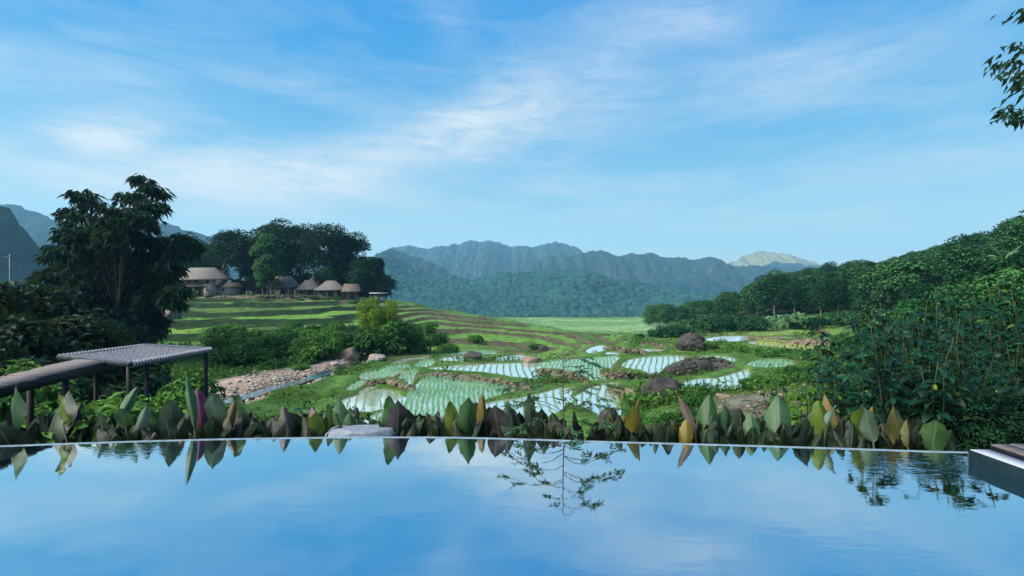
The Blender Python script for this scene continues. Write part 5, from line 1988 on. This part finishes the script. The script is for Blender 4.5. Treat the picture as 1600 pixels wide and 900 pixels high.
def stilt_house(r):
    for x in (-3.9, -1.9, .1, 2.1):
        for y in (-2.4, 2.4):
            part('post', 'bark', r, lambda m: m.box((x, y, .95), (.24, .24, 2.1)))
    part('floor', 'plank_wall', r, lambda m: m.box((-.6, 0, 2.05), (8.2, 6.2, .22)))
    part('wall', 'plank_wall', r, lambda m: m.box((-.9, 0, 2.95), (7.0, 5.2, 1.6)))
    part('wall', 'plaster', r, lambda m: m.box((3.55, -.1, 1.6), (1.9, 5.2, 3.9)))
    part('railing', 'plank_wall', r, lambda m: [m.box((-1, -2.85, 2.75), (7.2, .08, .1)), m.box((-1, -2.85, 2.45), (7.2, .08, .08))] + [m.box((-4.5 + k * 1.0, -2.85, 2.5), (.09, .09, .7)) for k in range(8)])
    for k in range(3):
        part('window', 'dark_gap', r, lambda m: m.box((-3.3 + k * 2.0, -2.62, 3.05), (.9, .06, .85)))
    part('window', 'dark_gap', r, lambda m: m.box((3.55, -2.72, 2.9), (.9, .06, .8)))
    part('window', 'dark_gap', r, lambda m: m.box((3.55, -2.72, 1.2), (.7, .06, .5)))
    part('low_wall', 'plank_wall', r, lambda m: m.box((-1.0, -2.2, .55), (3.6, .12, 1.0)))
    part('back_wall', 'dark_gap', r, lambda m: m.box((-.8, 2.2, 1.0), (7.4, .2, 1.9)))
    part('roof', 'thatch', r, lambda m: roof_geo(m, 10.4, 7.6, 3.6, 6.3, 1.9, .22))


def shed(r):
    part('wall', 'plaster', r, lambda m: m.box((0, 0, .9), (3.9, 3.0, 1.9)))
    part('roof', 'thatch_dark', r, lambda m: roof_geo(m, 5.0, 4.0, 1.95, 2.9, 0.0, .14))
    part('window', 'dark_gap', r, lambda m: m.box((-.5, -1.53, 1.2), (.5, .06, .4)))


def thatch_hut(w_, d_, ze, zr, hip, mat='thatch', pale=True):
    def f(r):
        for x in (-w_ * .38, 0, w_ * .38):
            for y in (-d_ * .36, d_ * .36):
                part('post', 'bark_pale' if pale else 'bark', r, lambda m: m.box((x, y, ze / 2), (.2, .2, ze + .3)))
        part('wall', 'plank_wall', r, lambda m: m.box((0, d_ * .08, ze * .42), (w_ * .6, d_ * .45, ze * .9)))
        part('door', 'dark_gap', r, lambda m: m.box((.2, -d_ * .155, ze * .38), (w_ * .16, .06, ze * .7)))
        part('roof', mat, r, lambda m: roof_geo(m, w_, d_, ze, zr + .2, hip * .8, .2, 9, -.15))
    return f


house('stilt_house', 316, R(-9), 'two storey stilt house with pinkish end wall, left end of the village', stilt_house)
house('shed', 357, R(6), 'low pinkish shed with a grey roof right of the stilt house', shed)
house('thatched_house', 444, R(-4), 'thatched house on pale posts half hidden behind the ivy covered tree', thatch_hut(5.6, 5.2, 2.4, 4.6, 1.2))
house('thatched_hut', 483, R(5), 'smaller rounded thatched hut, left one of the pair', thatch_hut(4.8, 4.6, 1.8, 3.7, 1.9), 'hut')
house('thatched_hut', 517, R(-6), 'larger rounded thatched hut, right one of the pair', thatch_hut(5.6, 5.2, 1.8, 3.7, 2.1), 'hut')
house('wooden_hut', 549, R(14), 'small dark wooden hut with a sagging brown roof under the trees', thatch_hut(4.2, 4.0, 1.9, 3.4, .6, 'thatch_dark', False), 'hut')
h_ = house('open_shelter', 592, R(-5), 'open shelter with a flat white roof right of the big village trees', lambda r: None, 'shelter')
for x in (-1.5, 1.5):
    for y in (-1, 1):
        part('post', 'bark', h_, lambda m: m.box((x, y, .8), (.14, .14, 2.2)))
part('roof', 'white_metal', h_, lambda m: m.box((0, 0, 1.95), (3.6, 2.8, .12)))
part('wall', 'plaster', h_, lambda m: m.box((-.6, .6, .6), (1.0, .1, 1.2)))
o = part('thatch_roof_behind', 'thatch_dark', None, lambda m: roof_geo(m, 5, 4, 2.8, 5.0, 1.0, .3))
X = P(500, 0, YV + 6)[0]
o.name = 'thatched_roof'
o.location = (X, YV + 6, float(gz(X, YV + 6)))
mbx = MB()
for x in (-2, 2):
    for y in (-1.5, 1.5):
        mbx.box((x, y, 1.3), (.2, .2, 3.0))
q = link('post', mbx.mesh('post', M['bark']), o)
tag(o, 'dark thatched roof showing between the two rounded huts', 'shelter')
for k, (px, hh) in enumerate([(385, 1.6), (392, 1.5), (410, 2.2), (436, 1.7), (460, 1.8), (500, 1.5)]):
    X = P(px, 0, YV - 5)[0]
    mb = MB()
    mb.tube([(0, 0, -.2), (.03, 0, hh * .5), (0, .02, hh)], [.07, .06, .05], 6)
    tag(mb.build('fence_post', M['bark_pale'], None, False, (X, YV - 5, float(gz(X, YV - 5)))), 'pale rough wooden post standing in front of the village', 'post', 'fence posts before the village')
# utility pole far left
X = P(15, 0, 60)[0]
mb = MB()
z0 = float(gz(X, 60))
zt = P(15, 397, 60)[2]
po = empty('utility_pole', (X, 60, z0), 0, 'pale thin utility pole above the bushes at the left edge', 'pole')
mb.tube([(0, 0, -.3), (0, 0, (zt - z0) * .5), (0, 0, zt - z0)], [.05, .045, .035], 8)
link('shaft', mb.mesh('shaft', M['pole'], True), po)
mb = MB()
mb.box((0, 0, zt - z0 - .3), (1.1, .08, .08))
link('crossarm', mb.mesh('crossarm', M['bark']), po)

# village trees: px, Y, height m, crown width m, crown bottom fraction
VT = [
    (322, 128, 11.5, 9, .22, 'dark round tree behind the stilt house roof'),
    (362, 124, 15.0, 11, .3, 'tall tree with a pale straight trunk between stilt house and shed'),
    (395, 130, 12.0, 9, .2, 'dark tree filling the gap right of the pale straight trunk'),
    (418, 114, 14.2, 6.2, .05, 'ivy covered columnar green tree standing before the village'),
    (430, 126, 17.0, 12, .3, 'tall tree at the left of the big crown group'),
    (470, 131, 17.2, 13, .35, 'tallest tree in the middle of the big crown group'),
    (513, 127, 17.0, 13, .38, 'wide flat topped tree right of the middle of the big crown group'),
    (545, 130, 15.2, 11, .3, 'tree sloping down at the right shoulder of the big crown group'),
    (570, 124, 9.5, 8, .08, 'low dense tree at the right foot of the big crown group'),
    (582, 136, 12.0, 6, .3, 'thin pale crowned tree behind the right end of the village'),
    (508, 121, 6.2, 5.5, .45, 'small tree with a light crown directly above the rounded huts'),
    (455, 136, 13, 11, .1, 'dark tree deep in the shade behind the thatched house'),
    (530, 137, 12, 11, .1, 'dark tree deep in the shade behind the rounded huts'),
    (300, 133, 10, 7, .2, 'tree peeking out left behind the stilt house'),
    (405, 138, 15, 10, .15, 'tree standing behind the ivy covered one'),
    (600, 145, 7, 6, .1, 'bushy tree behind the white roofed shelter'),
]
for k, (px, Y, h, cw, zf, lab) in enumerate(VT):
    X = P(px, 0, Y)[0]
    zg_ = float(gz(X, min(Y, 136)))
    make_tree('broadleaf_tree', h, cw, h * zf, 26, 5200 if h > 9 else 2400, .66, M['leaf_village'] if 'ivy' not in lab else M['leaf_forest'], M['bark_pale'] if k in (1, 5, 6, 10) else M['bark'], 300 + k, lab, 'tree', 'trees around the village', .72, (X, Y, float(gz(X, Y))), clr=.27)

# ------------------------------------------------------------------ forest on the right hillside: every visible tree is a thing
protos = []
for i in range(6):
    protos.append(make_tree('broadleaf_tree', 9.0, [6.5, 7.5, 6, 8, 5.5, 7][i], [2.2, 1.4, 2.6, 1.8, 1.0, .6][i], 17, 3600, .54, M['leaf_forest'], M['bark_pale' if i % 2 else 'bark'], 400 + i, 'x', 'tree', None, [.7, .8, .65, .75, 1.0, .9][i], clr=.29))
HS = Stock(protos)
cand = []
rh = np.random.default_rng(90)
tries = 0
pts_kept = []
while tries < 9000:
    tries += 1
    px = rh.uniform(1010, 1780)
    Y = math.exp(rh.uniform(math.log(70), math.log(260)))
    if px < 1330 and Y < np.interp(px, [1010, 1060, 1120, 1200, 1300, 1330], [185, 150, 128, 122, 106, 98]):
        continue
    if px >= 1330 and Y < np.interp(px, [1330, 1400, 1480, 1560, 1800], [94, 80, 66, 58, 52]):
        continue
    X = (px - CX) / F * Y
    if any((X - a) ** 2 + (Y - b_) ** 2 < 5.2 ** 2 for a, b_ in pts_kept):
        continue
    pts_kept.append((X, Y))
    cand.append((Y, X, px))
cand.sort()
hor = np.full(2000, 900.0)
n_h = 0
for Y, X, px in cand:
    z = float(gz(X, Y))
    # taller trees up the slope, lower ones at the foot
    h = rh.uniform(5.5, 9.8) * (1.0 if px > 1180 else .82)
    top = CY - (z + h - H_CAM) * F / Y
    wpx = 3.2 * F / Y
    a, b_ = int(max(0, px - wpx)), int(min(1999, px + wpx))
    if a >= 1999 or px > 1720:
        continue
    if top < hor[a:b_].max() - 2.0 and n_h < 280:
        crest = z + h * .8 > 0 and False
        third = 'lower' if Y < 105 else ('middle' if Y < 150 else 'upper')
        lab = {'lower': 'dark green forest tree at the foot of the right hand hillside', 'middle': 'dark green forest tree half way up the right hand hillside', 'upper': 'dark green forest tree on the far and top part of the right hand hillside'}[third]
        HS.put(n_h, (X, Y, z - .2), rh.uniform(0, 6.28), (h / 9 * rh.uniform(.9, 1.2),) * 2 + (h / 9,), lab, f'{third} forest trees on the right hillside')
        n_h += 1
        hor[a:b_] = np.minimum(hor[a:b_], top + h * .35 * F / Y)
print('hill trees', n_h, 'of', len(cand))
# foot of the forest: low bushes, bananas
SF = Stock([make_bush('forest_bush', 3.0, 4.2, 16, 1500, .4, .2, M['leaf_forest'], 160 + i, 'x') for i in range(3)])
for k, (px, py, hp, wf) in enumerate([(1030, 527, 20, 1.2), (1052, 526, 24, 1.3), (1078, 524, 30, 1.2), (1105, 520, 34, 1.2), (1130, 519, 30, 1.2), (1155, 516, 28, 1.2), (1178, 517, 26, 1.2), (1275, 512, 22, 1.5), (1300, 508, 24, 1.3), (1325, 507, 26, 1.3), (1350, 510, 30, 1.2), (1000, 528, 9, 1.2), (1375, 512, 34, 1.1), (1195, 516, 18, 1.4), (1240, 514, 14, 1.6)]):
    p = at(px, py)
    s = hp / F * p[1] / 3.0
    lab = 'lone round bush on the pale valley floor' if px == 1000 else 'rounded green bush along the foot of the right hand forest'
    SF.put(k, (p[0], p[1], p[2] - .2), k * 2.0, (s * wf, s * wf, s), lab, 'bushes along the forest foot')
SF.clean()


def make_banana(seed):
    r = np.random.default_rng(seed)
    root = empty('banana_plant', (0, 0, -500), 0, 'x', 'banana plant')
    mb = MB()
    mb.tube([(0, 0, -.2), (.03, 0, .7), (0, 0, 1.4)], [.13, .11, .08], 7)
    link('stem', mb.mesh('stem', M['leaf_banana'], True), root)
    mb = MB()
    for k in range(9):
        a = k * 2.399 + r.uniform(-.3, .3)
        el_ = r.uniform(.5, 1.25)
        Lb = r.uniform(1.5, 2.1)
        t = np.linspace(0, 1, 8)
        out = np.array([math.cos(a), math.sin(a), 0])
        pts = np.array([0, 0, 1.35]) + np.outer(t * Lb * math.cos(el_), out) + np.outer(t * Lb * math.sin(el_) - t ** 2.2 * Lb * .65 * (1.2 - el_ * .5), [0, 0, 1])
        sv = np.cross(out, [0, 0, 1])
        wv_ = .26 * np.sin(np.pi * np.clip(t * .9 + .08, 0, 1)) ** .6
        Vb = np.stack([pts - np.outer(wv_, sv) - np.outer(wv_ * .3, [0, 0, 1]), pts, pts + np.outer(wv_, sv) - np.outer(wv_ * .3, [0, 0, 1])], 1).reshape(-1, 3)
        i = np.arange(7)[:, None] * 3
        mb.add(Vb, np.vstack([i + [0, 1, 4, 3], i + [1, 2, 5, 4]]))
    link('leaves', mb.mesh('leaves', M['leaf_banana']), root)
    return root


SN = Stock([make_banana(500 + i) for i in range(3)])
for k, px in enumerate([1197, 1205, 1214, 1222, 1231, 1238, 1246, 1255, 1263, 1272]):
    p = at(px, 514 + (k % 3))
    SN.put(k, (p[0], p[1] + (k % 2) * 2, p[2]), k * 1.1, 1.0 + .12 * (k % 4), 'pale green banana plant in the row between yellow field and forest', 'row of banana plants')
p = at(1572, 446)
SN.put(20, (P(1572, 0, 40)[0], 40, float(gz(P(1572, 0, 40)[0], 40)) + .4), .5, 1.3, 'lone bright banana plant on the slope at the far right', 'banana plants on the slope')

# ------------------------------------------------------------------ mountains and the far forest
def mountain(name, sil, Y0, depth, base, mat, seed, nx=260, nt=46, gully=.22, jag=.0022, prof_pow=1.15, zmin=None):
    sil = np.array(sil, float)
    X0, X1 = (sil[0, 0] - CX) / F * Y0, (sil[-1, 0] - CX) / F * Y0
    xs = np.linspace(X0, X1, nx)
    pyx = np.interp(xs / Y0 * F + CX, sil[:, 0], sil[:, 1])
    ker = np.ones(5) / 5
    pyx = np.convolve(np.pad(pyx, 2, mode='edge'), ker, 'valid')
    Hc = H_CAM + (CY - pyx) / F * Y0
    sc_ = 60.0 / Y0
    Hc = Hc + fbm(xs * sc_ * 2.2, xs * 0 + seed, 5) * Y0 * jag
    t = np.r_[np.linspace(0, 1, nt), np.linspace(1.05, 1.6, 10)]
    T_, Xg = np.meshgrid(t, xs, indexing='ij')
    Yg = Y0 - depth * (1 - T_) + fbm(Xg * sc_ * .8, T_ * 0 + seed + 3, 3) * depth * .25 * np.clip(1 - np.abs(T_ - .6), 0, 1)
    f = np.where(T_ <= 1, np.clip(T_, 0, 1) ** prof_pow, np.clip(1 - (T_ - 1) / .6, 0, 1) ** 1.2)
    rid = .85 + fbm(Xg * sc_ * 1.7, Yg * sc_ * 1.7 + seed * 2.7, 5, .6) * 1.3
    z = base + (Hc[None, :] - base) * f
    z = z + (rid - .7) * gully * (Hc[None, :] - base) * np.clip(T_ * (1.0 - T_), 0, 1) * 2.2
    z = z + fbm(Xg * sc_ * 9, Yg * sc_ * 9, 4) * Y0 * jag * 1.0 * np.clip(T_, 0, 1)
    V = np.stack([Xg, Yg, z], -1).reshape(-1, 3)
    m_ = len(t)
    idx = np.arange(m_ * nx).reshape(m_, nx)
    Q = np.stack([idx[:-1, :-1], idx[:-1, 1:], idx[1:, 1:], idx[1:, :-1]], -1).reshape(-1, 4)
    o = link(name, raw_mesh(name, V, [Q], M[mat], True))
    return struct(o)


mountain('mountain', [(560, 440), (590, 400), (612, 388), (640, 384), (665, 388), (700, 383), (718, 379), (735, 376), (760, 377), (785, 382), (800, 386), (830, 385), (850, 382), (870, 379), (890, 384), (920, 395), (960, 420), (1010, 450)], 3000, 900, -60, 'karst', 3, 320, 50, .3)
mountain('mountain', [(540, 460), (575, 412), (598, 396), (612, 389), (625, 392), (642, 400), (655, 402), (675, 410), (700, 425), (740, 450), (760, 470)], 1750, 420, -60, 'karst', 5, 220, 40, .3)
mountain('mountain', [(760, 460), (800, 425), (830, 412), (850, 404), (870, 399), (885, 402), (905, 396), (930, 390), (950, 393), (965, 402), (985, 395), (1000, 399), (1020, 393), (1040, 402), (1062, 402), (1075, 407), (1110, 401), (1125, 406), (1150, 417), (1175, 414), (1215, 418), (1240, 418), (1270, 420), (1330, 440), (1400, 460)], 2050, 420, -60, 'karst', 8, 340, 46, .3)
mountain('mountain', [(1130, 450), (1160, 425), (1190, 414), (1205, 409), (1220, 412), (1240, 411), (1255, 416), (1275, 414), (1300, 425), (1400, 450)], 2650, 480, -60, 'karst', 11, 160, 36, .25)
mountain('mountain', [(1080, 430), (1145, 409), (1170, 398), (1185, 392), (1200, 395), (1225, 398), (1245, 403), (1270, 411), (1300, 416), (1400, 440)], 2950, 600, -60, 'sunlit_peak_grass', 13, 180, 40, .12, .003)
mountain('mountain', [(-700, 340), (-300, 318), (-100, 326), (0, 319), (10, 322), (35, 321), (50, 328), (70, 338), (90, 345), (130, 352), (180, 346), (245, 347), (262, 350), (285, 357), (300, 361), (318, 364), (335, 374), (380, 390), (450, 400), (520, 405), (580, 425), (640, 450)], 1550, 560, -60, 'karst', 17, 420, 46, .3)
mountain('mountain', [(-700, 260), (-200, 285), (-60, 305), (0, 324), (10, 327), (28, 343), (45, 362), (60, 385), (72, 402), (90, 430), (115, 455), (140, 470)], 480, 180, -40, 'karst_dark', 19, 300, 46, .25)

# far wooded ridge across the valley: reads as one mass of crowns
def forest_ridge(name, sil, Y0, depth, base, seed, n, crown):
    sil = np.array(sil, float)
    r = np.random.default_rng(seed)
    X0, X1 = (sil[0, 0] - CX) / F * Y0, (sil[-1, 0] - CX) / F * Y0

    def hgt(X, t):
        pyx = np.interp(X / Y0 * F + CX, sil[:, 0], sil[:, 1])
        Hc = H_CAM + (CY - pyx) / F * Y0 - crown * .55
        f = np.where(t <= 1, np.clip(t, 0, 1) ** .9, 1 - (t - 1) * .8)
        return base + (Hc - base) * f + fbm(X * 9.0 / Y0 + seed, t * 2.2, 4) * (Hc - base) * .95 * np.clip(t * (1 - t), 0, 1) * 2.0
    nx, nt = 160, 40
    xs, t = np.linspace(X0, X1, nx), np.linspace(0, 1.5, nt)
    T_, Xg = np.meshgrid(t, xs, indexing='ij')
    V = np.stack([Xg, Y0 - depth * (1 - T_), hgt(Xg, T_)], -1).reshape(-1, 3)
    idx = np.arange(nt * nx).reshape(nt, nx)
    struct(link('hill', raw_mesh('hill', V, [np.stack([idx[:-1, :-1], idx[:-1, 1:], idx[1:, 1:], idx[1:, :-1]], -1).reshape(-1, 4)], M['karst_dark'], True)))
    lib = []
    for k in range(8):
        v, fc = ICO[2]
        rr_ = 1 + .5 * n3(v, 2.4, k * 7 + 1) + .55 * n3(v, 5.5, k * 3)
        lib.append((v * rr_[:, None] * [1, 1, .8], fc))
    mb = MB()
    for _ in range(n):
        X, tt_ = r.uniform(X0, X1), 1.04 - 1.06 * r.random() ** .9
        s = crown * .5 * r.uniform(.55, 1.3)
        q, fc = lib[r.integers(8)]
        a = r.uniform(0, 6.28)
        q = np.stack([q[:, 0] * math.cos(a) - q[:, 1] * math.sin(a), q[:, 0] * math.sin(a) + q[:, 1] * math.cos(a), q[:, 2] * r.uniform(.8, 1.3)], 1) * s
        mb.add(q + [X, Y0 - depth * (1 - tt_), float(hgt(X, tt_)) + s * .35], fc)
    o = mb.build(name, M['hill_forest'])
    o['kind'] = 'stuff'
    return o


forest_ridge('forest', [(520, 440), (560, 418), (590, 404), (612, 398), (640, 412), (668, 425), (690, 430), (715, 432), (740, 438), (755, 432), (790, 424), (830, 426), (872, 421), (905, 426), (940, 434), (980, 441), (1020, 448), (1060, 456), (1100, 468), (1140, 484), (1180, 500)], 1480, 500, -59, 71, 11000, 16.0)
forest_ridge('forest', [(900, 470), (960, 450), (1010, 442), (1050, 440), (1090, 436), (1130, 440), (1180, 436), (1230, 436), (1290, 430), (1340, 430), (1420, 450)], 1850, 460, -59, 72, 4200, 20.0)

# ------------------------------------------------------------------ the air
HAZE = 0.0002
mb = MB()
mb.box((0, 1730, 130), (13200, 3560, 390))
m, t = material('haze')
pv = t.n('ShaderNodeVolumePrincipled', {'Color': (.30, .71, 1.0), 'Density': HAZE, 'Anisotropy': .1})
t.n('ShaderNodeOutputMaterial', {'Volume': pv})
hz = link('haze', mb.mesh('haze', m))
hz['kind'] = 'stuff'
hz.visible_shadow = True
